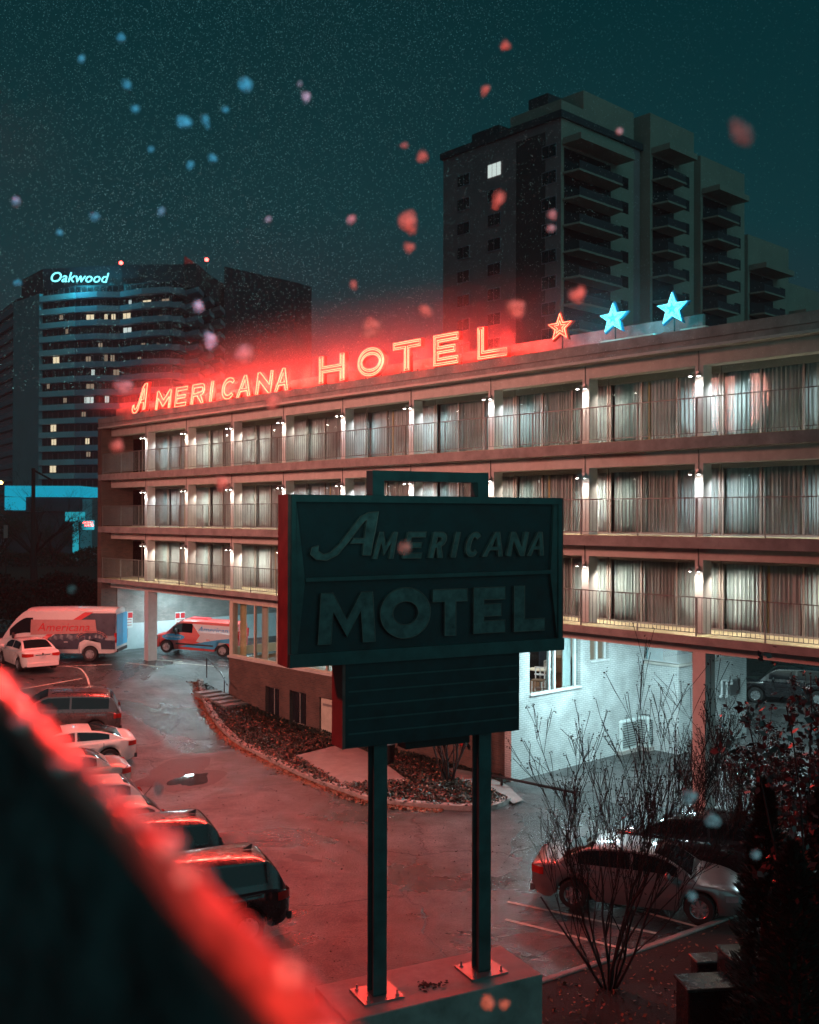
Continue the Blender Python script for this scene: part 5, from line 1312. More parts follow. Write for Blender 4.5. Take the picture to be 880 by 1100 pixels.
# ================================================================== FAR TOWERS
def ext(mb, P, z0, z1):
    n = len(P); b = len(mb.v); mb.v += [(x, y, z0) for x, y in P] + [(x, y, z1) for x, y in P]
    mb.f += [tuple(b + n + i for i in range(n)), tuple(b + i for i in range(n - 1, -1, -1))] + [(b + i, b + (i + 1) % n, b + n + (i + 1) % n, b + n + i) for i in range(n)]
    return mb
# --- left tower
TWY = 223.0
tw = thing('apartment_tower', 'wide banded apartment tower with a lit Oakwood sign behind the hotel at left', 'tower')
def tp(px, Y): r = ray(px, 550); return (r.x / r.y * Y, Y)
foot = [(-14, 262), (17, 236), (45, 226), (82, 222), (132, 221), (185, 216), (197, 222)]
P = [tp(*f) for f in foot]; backp = [tp(236, 262), tp(-14, 300)]
ztop = at_depth(60, 311, 226).z
ext(MB(), P + backp, 0, ztop).build('core_wall', M['towerdark'], tw)
FL = 3.0; nfl = int(ztop / FL)
segs = [(0, 'towerband2', .6), (1, 'pier', 0), (2, 'towerband', 1.1), (3, 'towerband2', .9), (4, 'towerband2', 1.2), (5, 'towerband2', 1.6)]
for si, mt, dep in segs:
    a, b = Vector(P[si]), Vector(P[si + 1]); d = (b - a).normalized(); nrm = Vector((d.y, -d.x))
    if dep == 0:
        q = [a, b, b + nrm * .8, a + nrm * .8]; ext(MB(), [tuple(q_) for q_ in q], 0, ztop - 1).build('blank_pier', M[mt], tw); continue
    for k in range(nfl):
        z = ztop - (k + 1) * FL
        mb = MB(); L = (b - a).length
        if si in (3, 4):   # bowed balcony fronts
            m_ = (a + b) / 2 + nrm * (dep + 1.0); q = [a, a + nrm * dep, m_, b + nrm * dep, b]
        else: q = [a, a + nrm * dep, b + nrm * dep, b]
        ext(mb, [tuple(q_) for q_ in q], z + .05, z + 1.25).build('balcony_band', M[mt], tw)
# zigzag balconies on the right corner
for k in range(nfl):
    z = ztop - (k + 1) * FL + .3; mb = MB()
    for (x0_, x1_, Y) in ((197, 212, 219), (214, 224, 228), (226, 236, 238)):
        a, b = Vector(tp(x0_, Y)), Vector(tp(x1_, Y - 4)); ext(mb, [tuple(a), tuple(b), tuple(b + Vector((0, 6))), tuple(a + Vector((0, 6)))], z, z + 1.0)
    mb.build('corner_balcony', M['towerband2'], tw)
P2 = [tp(197, 222), tp(240, 240), tp(236, 262)]
ext(MB(), [tp(197, 223), tp(213, 232), tp(226, 242), tp(240, 250), tp(236, 275), tp(190, 275)], 0, at_depth(210, 283, 230).z).build('corner_wing', M['towerdark'], tw)
# penthouse
zp = at_depth(160, 288, 228).z
ext(MB(), [tp(22, 240), tp(45, 229), tp(130, 225), tp(210, 224), tp(236, 245), tp(236, 270), tp(30, 275)], ztop, zp).build('penthouse', M['towerdark'], tw)
# annex
ext(MB(), [tp(240, 246), tp(316, 262), tp(334, 268), tp(334, 300), tp(240, 300)], 0, at_depth(243, 279, 246).z - 1.6).build('annex_wall', pm('dark_mauve_cladding', (.05, .035, .045), .8, var=.2, scale=.2), tw)
# lit windows  (px, py, half width px, material)
def win(px, py, w_, h_, seg, mt, name='lit_window'):
    a, b = Vector(P[seg]), Vector(P[seg + 1]); d = (b - a).normalized(); nrm = Vector((d.y, -d.x)); r = ray(px, py); r2 = Vector((r.x, r.y)); t = a.dot(nrm) / r2.dot(nrm); p = ORG + r * t; q = Vector((p.x, p.y)) + nrm * .06
    s_ = w_ / FPX * p.y / 2; h = h_ / FPX * p.y / 2; e_ = d * s_
    mb = MB()
    n = 2
    for k in range(n):
        u0 = q - e_ + e_ * 2 * k / n + d * .07; u1 = q - e_ + e_ * 2 * (k + 1) / n - d * .07
        ext(mb, [(u0.x, u0.y), (u1.x, u1.y), (u1.x - nrm.x * .04, u1.y - nrm.y * .04), (u0.x - nrm.x * .04, u0.y - nrm.y * .04)], p.z - h, p.z + h)
    mb.build(name, M[mt], tw)
for px, py, w_, h_, s_, mt in [(97, 341, 9, 6, 3, 'warmlit'), (140, 325, 4, 5, 4, 'whitelit'), (158, 325.5, 11, 6, 4, 'warmlit'), (178, 323, 10, 4, 4, 'amberdim'), (114, 341, 4, 7, 3, 'warmlit'), (122, 341, 5, 7, 3, 'warmlit'), (136, 340, 11, 7, 4, 'warmlit'), (137, 355, 11, 6, 4, 'whitelit'), (163, 356, 3, 3, 4, 'whitelit'),
                             (60.5, 387, 9, 7, 2, 'warmlit'), (95, 386, 6, 6, 3, 'amberdim'), (114, 385, 4, 8, 3, 'amberdim'), (121, 385, 5, 7, 3, 'amberdim'), (100, 400, 4, 6, 3, 'whitelit'), (125, 400, 7, 6, 3, 'amberdim'), (97, 415, 9, 5, 3, 'amberdim'), (97, 430, 8, 7, 3, 'whitelit'), (92, 430, 3, 7, 3, 'whitelit'), (115, 429, 5, 7, 3, 'whitelit'),
                             (57.5, 460, 8, 7, 2, 'warmlit'), (58, 475, 7, 6, 2, 'warmlit'), (94, 474, 5, 6, 3, 'warmlit'), (57, 504, 9, 7, 2, 'warmlit'), (95, 488, 5, 5, 3, 'amberdim'), (66, 341, 5, 5, 2, 'amberdim'), (72, 356, 4, 5, 2, 'amberdim'), (154, 371, 5, 5, 4, 'amberdim'), (108, 371, 5, 5, 3, 'amberdim'), (172, 341, 5, 5, 4, 'amberdim'), (150, 386, 5, 5, 4, 'amberdim'), (70, 430, 5, 5, 2, 'amberdim'), (52, 415, 4, 5, 2, 'amberdim'), (170, 371, 4, 4, 4, 'amberdim'), (90, 445, 5, 5, 3, 'amberdim')]:
    if mt == 'amberdim' and 'amberdim' not in M: M['amberdim'] = em('dim_window_glow', (.9, .7, .5), .28)
    win(px, py, w_, h_, s_, mt)
# rows of unlit panes so that the facade reads as windows
for si in (0, 2, 3, 4, 5):
    a, b = Vector(P[si]), Vector(P[si + 1]); d = (b - a).normalized(); nrm = Vector((d.y, -d.x))
    for k in range(nfl):
        z = ztop - (k + 1) * FL; mb = MB(); u0, u1 = a + nrm * .03, b + nrm * .03
        ext(mb, [tuple(u0), tuple(u1), tuple(u1 - nrm * .02), tuple(u0 - nrm * .02)], z + 1.27, z + 2.7); mb.build('window_band', M['glazing'], tw)
# sign
sg = thing('tower_sign', 'cyan neon script sign reading Oakwood on the roof of the left tower', 'neon sign')
cpt = at_depth(84, 298.5, 221.0)
mt = Matrix.Translation(cpt) @ Matrix.Rotation(R(3), 4, 'Z') @ Matrix.Rotation(R(90), 4, 'X')
text_mesh('letters', 'Oakwood', 3.05, M['cyanhot'], sg, mt, .1, .28)
light('tower_sign_light', 'POINT', cpt + Vector((0, -3.0, 0)), 2600, (.05, .75, 1), .5)
for px, py in ((130, 282.5), (222, 279)):
    q = at_depth(px, py, 230); t = thing('warning_beacon', 'red warning beacon on the %s end of the left tower roof' % ('sign' if px < 200 else 'stair'), 'beacon', (q.x, q.y, zp), 0, 'red beacons on the left tower')
    MB().tube([(0, 0, 0), (0, 0, q.z - zp - .3)], .12, 6).build('mast', M['black'], t); MB().lathe([(.1, -.4), (.42, -.2), (.45, .2), (.1, .45)], 10, Matrix.Translation((0, 0, q.z - zp))).build('lens', M['beacon'], t)

# --- right tower (aligned with the hotel)
tr_ = thing('apartment_tower', 'tall beige stepped apartment tower with stacked balconies rising behind the hotel at right', 'tower', (0, 0, 0), 0)
c0 = Vector(tp(602, 113)); u2 = Vector(UX[:2]); v2 = Vector(VX[:2])
def TW(s_, d_): return tuple(c0 + u2 * s_ + v2 * d_)
def solid(name, s0_, s1_, d0_, d1_, z0, z1, mt): return ext(MB(), [TW(s0_, d0_), TW(s1_, d0_), TW(s1_, d1_), TW(s0_, d1_)], z0, z1).build(name, mt, tr_)
ZT = 9 + 44.3; F3 = 2.93
solid('front_block', -18.5, 0, 0, 15, 0, ZT, M['stucco2'])
solid('recess_band', -6.5, -2.2, -.06, -.0005, 20, ZT - 1, pm('recess_cladding', (.06, .05, .055), .8, scale=.3))
solid('roof_edge', -18.8, .3, -.3, 15.3, ZT, ZT + .8, M['towerdark'])
solid('penthouse', -11, .0, 4, 13.7, ZT + .8, ZT + 4.2, M['stucco'])
solid('penthouse', -16.5, -12, 3, 12, ZT + .8, ZT + 3.4, M['towerdark'])
bays = [(0, 13.7, 0.0, ZT + 2.0), (15.4, 25.0, 1.2, ZT + 4.4), (26.6, 37.5, 1.2, ZT + 2.0), (39.5, 51.0, .6, ZT - 5.5), (52, 62, 0, ZT - 10)]
wn = 0
for bi, (d0_, d1_, sx_, zt_) in enumerate(bays):
    if bi: solid('bay_wall', -14, sx_, d0_, d1_, 0, zt_, M['stucco'])
    else: solid('bay_wall', -2.0, .02, .02, d1_, 0, zt_, M['stucco'])
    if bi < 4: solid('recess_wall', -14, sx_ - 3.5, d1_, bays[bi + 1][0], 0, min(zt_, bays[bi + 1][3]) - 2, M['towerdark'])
    db0, db1 = d0_ + .2, d1_ - 4.6
    # balcony recess, top canopy, balconies, windows
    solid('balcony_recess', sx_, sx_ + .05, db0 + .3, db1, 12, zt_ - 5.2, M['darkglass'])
    solid('top_canopy', sx_ + .06, sx_ + 2.6, db0, db1 + 1.2, zt_ - 4.9, zt_ - 4.2, M['stucco'])
    for k in range(13):
        z = zt_ - 8.2 - k * F3
        if z < 9: break
        mb = MB(); ext(mb, [TW(sx_ + .06, db0), TW(sx_ + 2.2, db0 + .3), TW(sx_ + 2.2, db1 - .6), TW(sx_ + .06, db1)], z, z + .22)
        q0, q1 = TW(sx_ + 2.15, db0 + .35), TW(sx_ + 2.15, db1 - .65)
        bal = mb.build('balcony', M['stucco'], tr_)
        ext(MB(), [q0, q1, TW(sx_ + 2.10, db1 - .65), TW(sx_ + 2.10, db0 + .35)], z + .22, z + 1.15).build('balustrade', M['towerdark'], bal)
        ext(MB(), [TW(sx_ + .06, db1 - .02), TW(sx_ + 2.1, db1 - .62), TW(sx_ + 2.1, db1 - .66), TW(sx_ + .06, db1 - .06)], z + .22, z + 1.15).build('balustrade', M['towerdark'], bal)
        dw = d1_ - 2.6
        solid('window', sx_ + .02 if bi else .04, sx_ + .06, dw, dw + 1.5, z + .95, z + 2.3, M['darkglass'])
for (px, cols_) in ((498, 1), (531, 1), (590, 1)):
    r = ray(px, 400); t_ = c0.dot(v2) / Vector((r.x, r.y)).dot(v2); pp = Vector((r.x, r.y)) * t_; sc = (pp - c0).dot(u2)
    for k in range(13):
        z = ZT - 4.1 - k * F3
        mt = 'darkglass'
        if px == 531 and k == 0:
            for q_ in range(3): solid('lit_window', sc - 1.0 + q_ * .70, sc - .40 + q_ * .70, -.10, -.062, z, z + 1.5, M['whitelit'])
            continue
        ww = solid('window', sc - 1.05, sc + 1.05, -.10, -.062, z, z + 1.5, M['towerband2'])
        for q_ in range(2):
            g_ = ext(MB(), [TW(sc - .98 + q_, -.12), TW(sc - .04 + q_ * 1.02, -.12), TW(sc - .04 + q_ * 1.02, -.101), TW(sc - .98 + q_, -.101)], z + .08, z + 1.42).build('pane', M['darkglass'], ww)
# a few lit panes
def litpane(bi, k, mt='whitelit'):
    d0_, d1_, sx_, zt_ = bays[bi]; z = zt_ - 8.2 - k * F3; solid('lit_window', sx_ + .07, sx_ + .10, d0_ + 3.2, d0_ + 4.6, z + .9, z + 2.2, M[mt])
litpane(2, 6); litpane(0, 9); litpane(3, 8, 'warmlit')
solid('roof_plant', -9, -6, 5, 10, ZT + 4.2, ZT + 6.0, M['towerdark'])

# ================================================================== LEFT BACKGROUND
bl = thing('low_office_building', 'low building with cyan lit fascia and pillar behind the bare tree at far left', 'building')
def bx(name, x0, x1, y0, y1, Y, dep, mt, par=bl, ybase=None):
    a, b = at_depth(x0, y1, Y), at_depth(x1, y0, Y); return MB().box(a.x, b.x, Y, Y + dep, a.z if ybase is None else ybase, b.z).build(name, M[mt], par)
bx('fascia', 5, 86, 522, 533, 196, 12, 'cyanlit'); bx('upper_wall', 6, 85, 534, 549, 197, 10, 'towerdark'); bx('lit_wall', 5, 27, 534, 548, 196.6, .35, 'cyanlit')  # these parts glow themselves in place of cyan lamplight on the building
bx('lower_fascia', 70, 86, 550, 560, 196, 8, 'cyanglow2'); bx('pillar', 78, 83, 560, 582, 196.5, 1, 'cyanglow2', ybase=1.6); bx('ground_wall', 6, 77, 550, 583, 198, 8, 'towerdark', ybase=1.6)
bx('side_wall', 86, 99, 536, 583, 199, 8, 'pier', ybase=1.6)
t = thing('shop_sign', 'tiny glowing red lettered sign with cyan glow just left of the hotel', 'sign'); 
for (x0_, x1_, y0_, y1_) in ((89, 99, 560.5, 562), (91, 100, 563.2, 565)): bx('light_line', x0_, x1_, y0_, y1_, 188, .2, 'beacon', t)
bx('backing', 88, 101, 559, 569, 188.3, .3, 'cyanglow2', t)
q = at_depth(95, 564, 186); light('shop_sign_light', 'POINT', q, 700, (.0, .8, 1), .4)
def bigtree(name, label, px, pyb, pyt, Y, seed, depth=5, leaf=None, leafn=0, fan=.35):
    b = at_depth(px, pyb, Y); tpz = at_depth(px, pyt, Y).z; gz = ground(b.x, b.y); H_ = tpz - gz; rr = random.Random(seed); t = thing(name, label, 'tree', (b.x, b.y, gz)); mb = MB(); tips = []
    mb.tube([(0, 0, -.1), (rr.gauss(0, .1), 0, H_ * .25)], .2, 8, rads=[H_ * .03, H_ * .02])
    for k in range(6):
        a = 2 * pi * k / 6 + rr.random(); branches(mb, (0, 0, H_ * rr.uniform(.15, .25)), (cos(a) * fan * 2, sin(a) * fan * 2, 1), H_ * .34, H_ * .013, depth, rr, tips, .6, 3, .15, (2, 3), 5)
    mb.build('trunk', M['bark'], t, fixn=False)
    if leafn:
        mb = MB()
        for p_, d_, dp in tips: leafquads(mb, p_, leafn, H_ * .05, H_ * .012, rr)
        mb.build('crown', M[leaf or 'hedge'], t, fixn=False)
    return t
bigtree('bare_tree', 'leafless spreading tree in front of the cyan lit building', 37, 590, 498, 120, 41, fan=.6)
bigtree('round_tree', 'dense dark rounded tree between the bare tree and the cyan pillar', 58, 588, 545, 150, 42, depth=3, leafn=26, fan=.4)
bigtree('round_tree', 'dark bushy tree at the extreme left beside the amber street lamp', -2, 590, 540, 140, 43, depth=3, leafn=24, fan=.4)
def pole(name, label, px, pyb, pyt, Y, r, arm=None, lamp=None):
    b = at_depth(px, pyb, Y); gz = ground(b.x, b.y); H_ = at_depth(px, pyt, Y).z - gz; t = thing(name, label, 'pole', (b.x, b.y, gz))
    MB().tube([(0, 0, 0), (0, 0, H_)], r, 8, rads=[r, r * .7]).build('post', M['bark'], t)
    if arm:
        e_ = at_depth(*arm, Y); MB().tube([(0, 0, H_ - .2), (e_.x - b.x, 0, e_.z - gz)], r * .4, 5).build('arm', M['bark'], t)
        if lamp: MB().lathe([(.1, .2), (.4, 0), (.25, -.25)], 10, Matrix.Translation((e_.x - b.x, 0, e_.z - gz))).build('lamp_head', M[lamp], t)
    return t
pole('utility_pole', 'dark utility pole standing in the bare tree at far left', 35.5, 592, 503, 112, .28, (56, 516))
pole('street_lamp', 'amber street lamp at the extreme left edge above the dark lawn', -6, 592, 515, 130, .12, (0, 518), 'amber')
t = pole('sign_post', 'small red and white street sign on a thin post by the far kerb', 6.5, 590, 567, 110, .06)
q = at_depth(6.5, 570, 109.9); MB().box(-.22, .22, -.14, -.10, q.z - ground(q.x, q.y) - .8, q.z - ground(q.x, q.y) + .6).build('sign_plate', M['vpink'], t)
hg = thing('hedge', 'long low dark hedge along the far kerb at left', 'hedge', (0, 0, 0)); rr = random.Random(5); mb = MB()
for k in range(9000):
    x = rr.uniform(-75, -38); y = 150 + rr.uniform(0, 3) ; z = 1.6 + rr.random() ** .7 * (2.4 + .5 * sin(x * .9)); leafquads(mb, (x, y, z), 1, .1, .22, rr)
mb.build('foliage', M['hedge'], hg, fixn=False)
# dark retaining hedge bank behind the big van
hb = thing('dark_hedge', 'tall unlit hedge bank behind the large wrapped van', 'hedge', (0, 0, 0)); mb = MB()
for k in range(14000):
    x = rr.uniform(-42, -17.5); y = 66 + rr.uniform(0, 2.5) + (x + 30) * .05; z = 1.6 + rr.random() ** .6 * (3.4 + .3 * sin(x * 1.3)); leafquads(mb, (x, y, z), 1, .1, .16, rr)
mb.build('foliage', M['conifer'], hb, fixn=False)

# ================================================================== FOREGROUND PARAPET
A_ = ORG + ray(-60, 686) * (1.12 / ray(-60, 686).y); B_ = ORG + ray(430, 1190) * (.56 / ray(430, 1190).y)
B_ = ORG + ray(415, 1185) * (.58 / ray(415, 1185).y)
fp = thing('sloping_parapet', 'out of focus red lit coping on a dark wall slanting across the lower left', 'parapet', A_)
dv = (B_ - A_); nv = Vector((-dv.y, dv.x, 0)).normalized()
if nv.y < 0: nv = -nv
E2 = dv * 1.25; S2 = dv * -.25
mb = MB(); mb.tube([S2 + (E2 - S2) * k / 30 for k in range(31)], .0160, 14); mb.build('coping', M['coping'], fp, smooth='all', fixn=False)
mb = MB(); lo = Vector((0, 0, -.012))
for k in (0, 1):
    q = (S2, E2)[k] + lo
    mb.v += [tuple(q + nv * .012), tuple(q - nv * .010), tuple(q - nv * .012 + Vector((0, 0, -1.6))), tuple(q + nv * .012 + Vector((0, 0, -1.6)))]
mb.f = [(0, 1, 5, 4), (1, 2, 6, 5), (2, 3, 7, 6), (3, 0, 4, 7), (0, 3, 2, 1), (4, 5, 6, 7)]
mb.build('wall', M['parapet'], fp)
rr = random.Random(8); mb = MB()
for k in range(90):
    f_ = rr.random(); c_ = S2 + (E2 - S2) * f_; a_ = rr.uniform(-.4, 2.6); u_ = nv * cos(a_) + Vector((0, 0, 1)) * sin(a_); r_ = rr.uniform(.003, .009); c_ = c_ + u_ * .0165
    b_ = len(mb.v); R3 = [Vector((rr.uniform(.6, 1.4), 0, 0)), Vector((0, rr.uniform(.6, 1.4), 0)), Vector((0, 0, rr.uniform(.5, 1.1)))]
    bm = bmesh.new(); bmesh.ops.create_icosphere(bm, subdivisions=2, radius=r_)
    for v in bm.verts: v.co = Vector((v.co.x * R3[0].x, v.co.y * R3[1].y, v.co.z * R3[2].z)) * rr.uniform(.9, 1.1) + c_
    bm.verts.index_update(); mb.add([v.co[:] for v in bm.verts], [tuple(v.index for v in f.verts) for f in bm.faces]); bm.free()
o_ = mb.build('added_snow_lumps', M['flake'], fp, smooth='all', fixn=False); o_['kind'] = 'stuff'  # lumps added to break the red light on the coping into blotches
# unseen red spot, assumed close to the camera, that lights the coping
light('assumed_coping_light', 'SPOT', (-1.3, 3.3, 10.3), 1500, (1, .045, .035), .10, target=(-.35, .85, 8.75), spot=34, blend=.6)

# ================================================================== WET SNOW IN THE AIR
flake_list = [
 (130, 40, 8, 'c', 'top pale cyan snow clump high above the left tower'), (87, 64, 6, 'c', 'small pale snow clump left of the topmost clump'), (136, 91, 9, 'c', 'ring shaped blue snow clump below the topmost clump'),
 (145, 117, 6, 'c', 'dim blue snow fleck under the ring shaped clump'), (198, 132, 10, 'c', 'round grey blue snow clump left of a slimmer one'), (221, 130, 8, 'c', 'slim pale blue snow clump beside the round grey one'),
 (264, 92, 10, 'c', 'tall deep blue snow clump in the upper sky'), (322, 90, 5, 'c', 'small dim blue fleck above another, upper middle sky'), (328, 105, 8, 'c', 'dim blue snow clump in the upper middle sky'),
 (163, 160, 6, 'c', 'dim blue fleck between two rows of clumps'), (205, 177, 6, 'c', 'small white blue snow fleck left of a bigger white one'), (228, 170, 8, 'c', 'bright white blue snow clump above the left tower'),
 (243, 117, 5, 'c', 'small blue fleck right of the slim pale clump'), (16, 216, 8, 'c', 'flat cyan snow clump near the left edge'), (102, 232, 6, 'c', 'bright cyan fleck above the Oakwood sign'), (64, 250, 5, 'c', 'dim cyan fleck left above the Oakwood sign'),
 (174, 227, 6, 'c', 'dim blue grey fleck over the tower roof'), (20, 303, 6, 'c', 'pale grey fleck left of the Oakwood sign'), (593, 230, 8, 'c', 'bright cyan snow clump in front of the right tower'), (592, 245, 6, 'c', 'dim cyan fleck just under the bright one on the right tower'),
 (665, 142, 5, 'c', 'small white blue fleck before the right tower top'), (740, 855, 12, 'c', 'large white snow clump above the parked sedan at right'), (765, 880, 10, 'c', 'bright elongated white snow streak beside the conifer'), (812, 918, 7, 'c', 'dim white fleck on the dark conifer'),
 (743, 964, 7, 'c', 'small blue white fleck beside the sedan hood'), (78, 633, 8, 'c', 'pale blue snow clump over the dark hedge at left'), (288, 235, 5, 'c', 'small cyan white crystal above the hotel word'),
 (543, 48, 8, 'r', 'dim red snow clump near the top of the sky'), (522, 96, 8, 'r', 'dim flat red clump left of the right tower'), (435, 156, 6, 'r', 'small bright red fleck left of the right tower'), (455, 168, 8, 'r', 'round bright red snow clump left of the right tower'),
 (377, 236, 9, 'r', 'tall red snow clump in the middle sky'), (438, 240, 13, 'r', 'large red ring shaped snow clump in the middle sky'), (536, 216, 10, 'p', 'long pinkish white snow clump before the right tower'), (440, 267, 7, 'r', 'flat dim red fleck under the large ring clump'),
 (380, 305, 6, 'r', 'small red fleck above the letter H'), (225, 365, 11, 'r', 'red elongated clump above the letters of the left word'), (262, 383, 15, 'r', 'big soft red snow ball above the neon letters C and A'), (213, 328, 8, 'r', 'reddish ragged clump in front of the left tower'),
 (134, 415, 13, 'p', 'brilliant white and red snow clump left of the first neon letter'), (456, 334, 8, 'p', 'pink triangular snow clump above the letters T and E'), (558, 330, 13, 'p', 'pale pink ragged clump above the letter L'), (620, 318, 10, 'p', 'pink slanting snow flake above the red neon star'),
 (400, 352, 14, 'r', 'wide ragged dim red clump above the letters H and O'), (540, 377, 9, 'p', 'pale pink round clump at the foot of the letter L'), (292, 432, 12, 'r', 'dim red soft clump under the letters C and A'), (800, 143, 15, 'd', 'large dim reddish clump in the sky right of the tower'),
 (334, 603, 7, 'r', 'unseen red fleck'), (435, 589, 9, 'r', 'glowing orange red snow ball on the dark motel sign'), (170, 847, 8, 'p', 'pale violet snow clump over the end of the white car'), (92, 1072, 8, 'r', 'orange red snow ball on the dark parapet at lower left'),
 (524, 1078, 11, 'r', 'orange red snow ball in front of the plinth side'), (541, 1079, 9, 'r', 'second orange red snow ball right of the one before the plinth'), (502, 896 + 160, 1, 'x', ''), (626, 515, 11, 'p', 'pale pink soft clump covering a lamp of the middle balcony'), (240, 518, 9, 'p', 'violet soft clump over the middle balcony left'), (125, 480, 12, 'p', 'wide violet soft clump over the top left balcony'),
]
def flake_mesh(seed, r, ring):
    rr = random.Random(seed); bm = bmesh.new(); bmesh.ops.create_icosphere(bm, subdivisions=3, radius=1)
    off = [Vector((rr.gauss(0, 1), rr.gauss(0, 1), rr.gauss(0, 1))).normalized() for _ in range(7)]; am = [rr.uniform(.15, .45) for _ in off]; sx_, sz_ = rr.uniform(.6, 1.1), rr.uniform(.7, 1.25); th = rr.uniform(-.8, .8)
    for v in bm.verts:
        d = v.co.normalized(); k = 1 + sum(a_ * max(0, d.dot(o_)) ** 6 - a_ * .5 * max(0, -d.dot(o_)) ** 5 for a_, o_ in zip(am, off)); p = d * k * .8
        if ring: q = sqrt(p.x ** 2 + p.z ** 2); p.y *= .35 + .9 * min(1, q); 
        v.co = (r * (p.x * sx_ * cos(th) - p.z * sz_ * sin(th)), r * p.y * .8, r * (p.x * sx_ * sin(th) + p.z * sz_ * cos(th)))
    me = bpy.data.meshes.new('snow_clump'); bm.to_mesh(me); bm.free(); me.materials.append(M['snow']); me.shade_smooth(); return me
rr = random.Random(12)
for i, (px, py, r_, c_, lab) in enumerate(flake_list):
    if c_ == 'x' or 'unseen' in lab: continue
    Y = {'c': 3.0, 'r': 2.8, 'p': 2.5, 'd': 1.8}[c_] * rr.uniform(.95, 1.1); p = at_depth(px, py, Y)
    o = bpy.data.objects.new('snow_clump', flake_mesh(100 + i, max(.003, (r_ - 1.2) / FPX * Y), False)); COL.objects.link(o); o.location = p
    tag(o, lab, 'snow clump', 'wet snow clumps falling near the camera')
# unseen spots added to colour the falling snow: cyan on the left and right, red in the middle
light('cyan_snow_fill', 'SPOT', (-.6, -.6, 8.6), 480, (.06, .55, .95), .06, target=at_depth(150, 120, 3.0), spot=23, blend=.4)
light('cyan_snow_fill', 'SPOT', (.9, -.6, 8.6), 110, (.45, .85, 1.0), .06, target=at_depth(770, 900, 3.0), spot=15, blend=.5)
light('cyan_snow_fill', 'SPOT', (1.7, -.6, 9.6), 200, (.10, .75, 1.0), .06, target=at_depth(630, 195, 3.0), spot=9, blend=.6)
light('red_snow_fill', 'SPOT', (.3, -.6, 8.5), 560, (1, .10, .06), .06, target=at_depth(505, 255, 2.8), spot=19.5, blend=.3)
light('red_snow_fill', 'SPOT', (.3, -.6, 8.5), 560, (1, .10, .06), .06, target=at_depth(230, 395, 2.8), spot=13, blend=.3)
light('red_snow_fill', 'SPOT', (.3, -.3, 9.8), 600, (1, .10, .01), .06, target=at_depth(440, 1075, 2.8), spot=14, blend=.6)
light('red_snow_fill', 'SPOT', (.5, -.3, 9.4), 160, (1, .12, .03), .04, target=at_depth(435, 589, 2.8), spot=5, blend=.4)
light('red_snow_fill', 'SPOT', (1.3, -.3, 8.8), 45, (1, .12, .08), .06, target=at_depth(800, 143, 1.8), spot=7, blend=.6)

rr = random.Random(31); mb = MB()
for k in range(42000):
    Y = rr.uniform(7, 15); px = rr.gauss(260, 230) if rr.random() < .7 else rr.uniform(-100, 980); py = -60 + 480 * rr.random() ** 1.6
    p = at_depth(px, py, Y); r_ = rr.uniform(.0010, .0021) * (Y / 7)
    n_ = len(mb.v); mb.v += [(p.x + r_, p.y, p.z), (p.x, p.y + r_, p.z), (p.x - r_, p.y, p.z), (p.x, p.y - r_, p.z), (p.x, p.y, p.z + r_ * 1.3), (p.x, p.y, p.z - r_ * 1.3)]
    mb.f += [tuple(n_ + i for i in f) for f in ((0, 1, 4), (1, 2, 4), (2, 3, 4), (3, 0, 4), (1, 0, 5), (2, 1, 5), (3, 2, 5), (0, 3, 5))]
tag(mb.build('drizzle', M['flake'], fixn=False, smooth='all'), 'fine drizzle drops hanging in the dark sky', 'drizzle', kind='stuff')
light('drizzle_fill_light', 'SPOT', (-3.5, 5.2, 8.6), 1500, (.35, .85, .80), .1, target=at_depth(330, 170, 12), spot=80, blend=.8)  # unseen spot added so the fine drops show against the sky
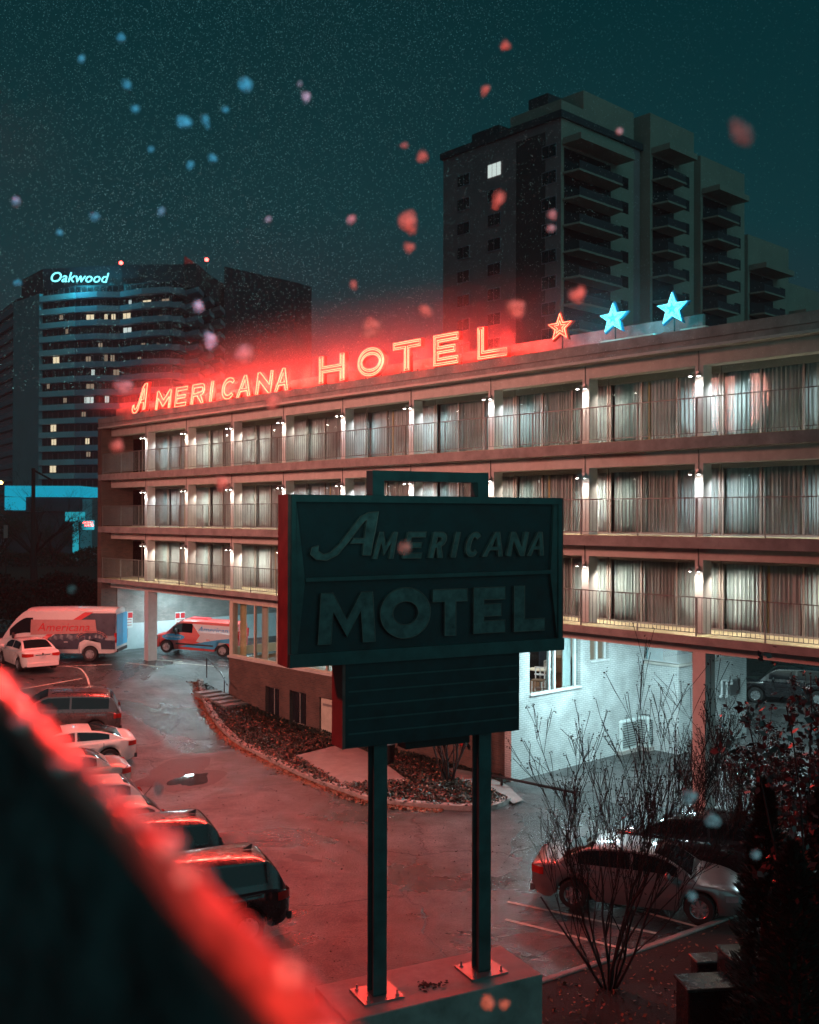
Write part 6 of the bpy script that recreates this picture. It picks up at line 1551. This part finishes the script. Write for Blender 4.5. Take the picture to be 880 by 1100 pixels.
# ================================================================== AIR
def volume(name, color, density, box, label=None, cat=None, aniso=.3):
    m = bpy.data.materials.new(name + '_air'); m.use_nodes = True; t = m.node_tree; t.nodes.remove(t.nodes['Principled BSDF'])
    v = t.nodes.new('ShaderNodeVolumePrincipled'); v.inputs['Color'].default_value = (*color, 1); v.inputs['Density'].default_value = density; v.inputs['Anisotropy'].default_value = aniso
    t.links.new(v.outputs[0], t.nodes['Material Output'].inputs['Volume'])
    o = MB().box(*box).build(name, m); return tag(o, label, cat, kind='stuff')
volume('haze', (.85, .88, .92), .0003, (-420, 420, -60, 480, -1.0, 120), aniso=0.0)
m_ = bpy.data.materials.new('neon_halo_air'); m_.use_nodes = True; t_ = m_.node_tree; t_.nodes.remove(t_.nodes['Principled BSDF'])
v_ = t_.nodes.new('ShaderNodeVolumePrincipled'); v_.inputs['Color'].default_value = (.9, .9, .9, 1);  v_.inputs['Anisotropy'].default_value = 0
t_.links.new(v_.outputs[0], t_.nodes['Material Output'].inputs['Volume'])
c_ = t_.nodes.new('ShaderNodeTexCoord'); mp_ = t_.nodes.new('ShaderNodeVectorMath'); mp_.operation = 'SUBTRACT'; mp_.inputs[1].default_value = (13.5, -.5, 15.0)
dv_ = t_.nodes.new('ShaderNodeVectorMath'); dv_.operation = 'DIVIDE'; dv_.inputs[1].default_value = (25, 2.4, 3.4); ln_ = t_.nodes.new('ShaderNodeVectorMath'); ln_.operation = 'LENGTH'
t_.links.new(c_.outputs['Object'], mp_.inputs[0]); t_.links.new(mp_.outputs[0], dv_.inputs[0]); t_.links.new(dv_.outputs[0], ln_.inputs[0])
mr_ = t_.nodes.new('ShaderNodeMapRange'); mr_.interpolation_type = 'SMOOTHERSTEP'; mr_.inputs[1].default_value = 0.0; mr_.inputs[2].default_value = 1.0; mr_.inputs[3].default_value = .12; mr_.inputs[4].default_value = 0.0
t_.links.new(ln_.outputs['Value'], mr_.inputs[0]); t_.links.new(mr_.outputs[0], v_.inputs['Density'])
o = MB().box(-11, 38, -2.9, 1.9, 14.42, 18.3).build('mist', m_); o.location = (HO.x, HO.y, 0); o.rotation_euler = (0, 0, HROT); tag(o, 'added mist volume making a halo around the rooftop neon', 'mist', kind='stuff')  # local volume added to imitate the bloom around the neon letters
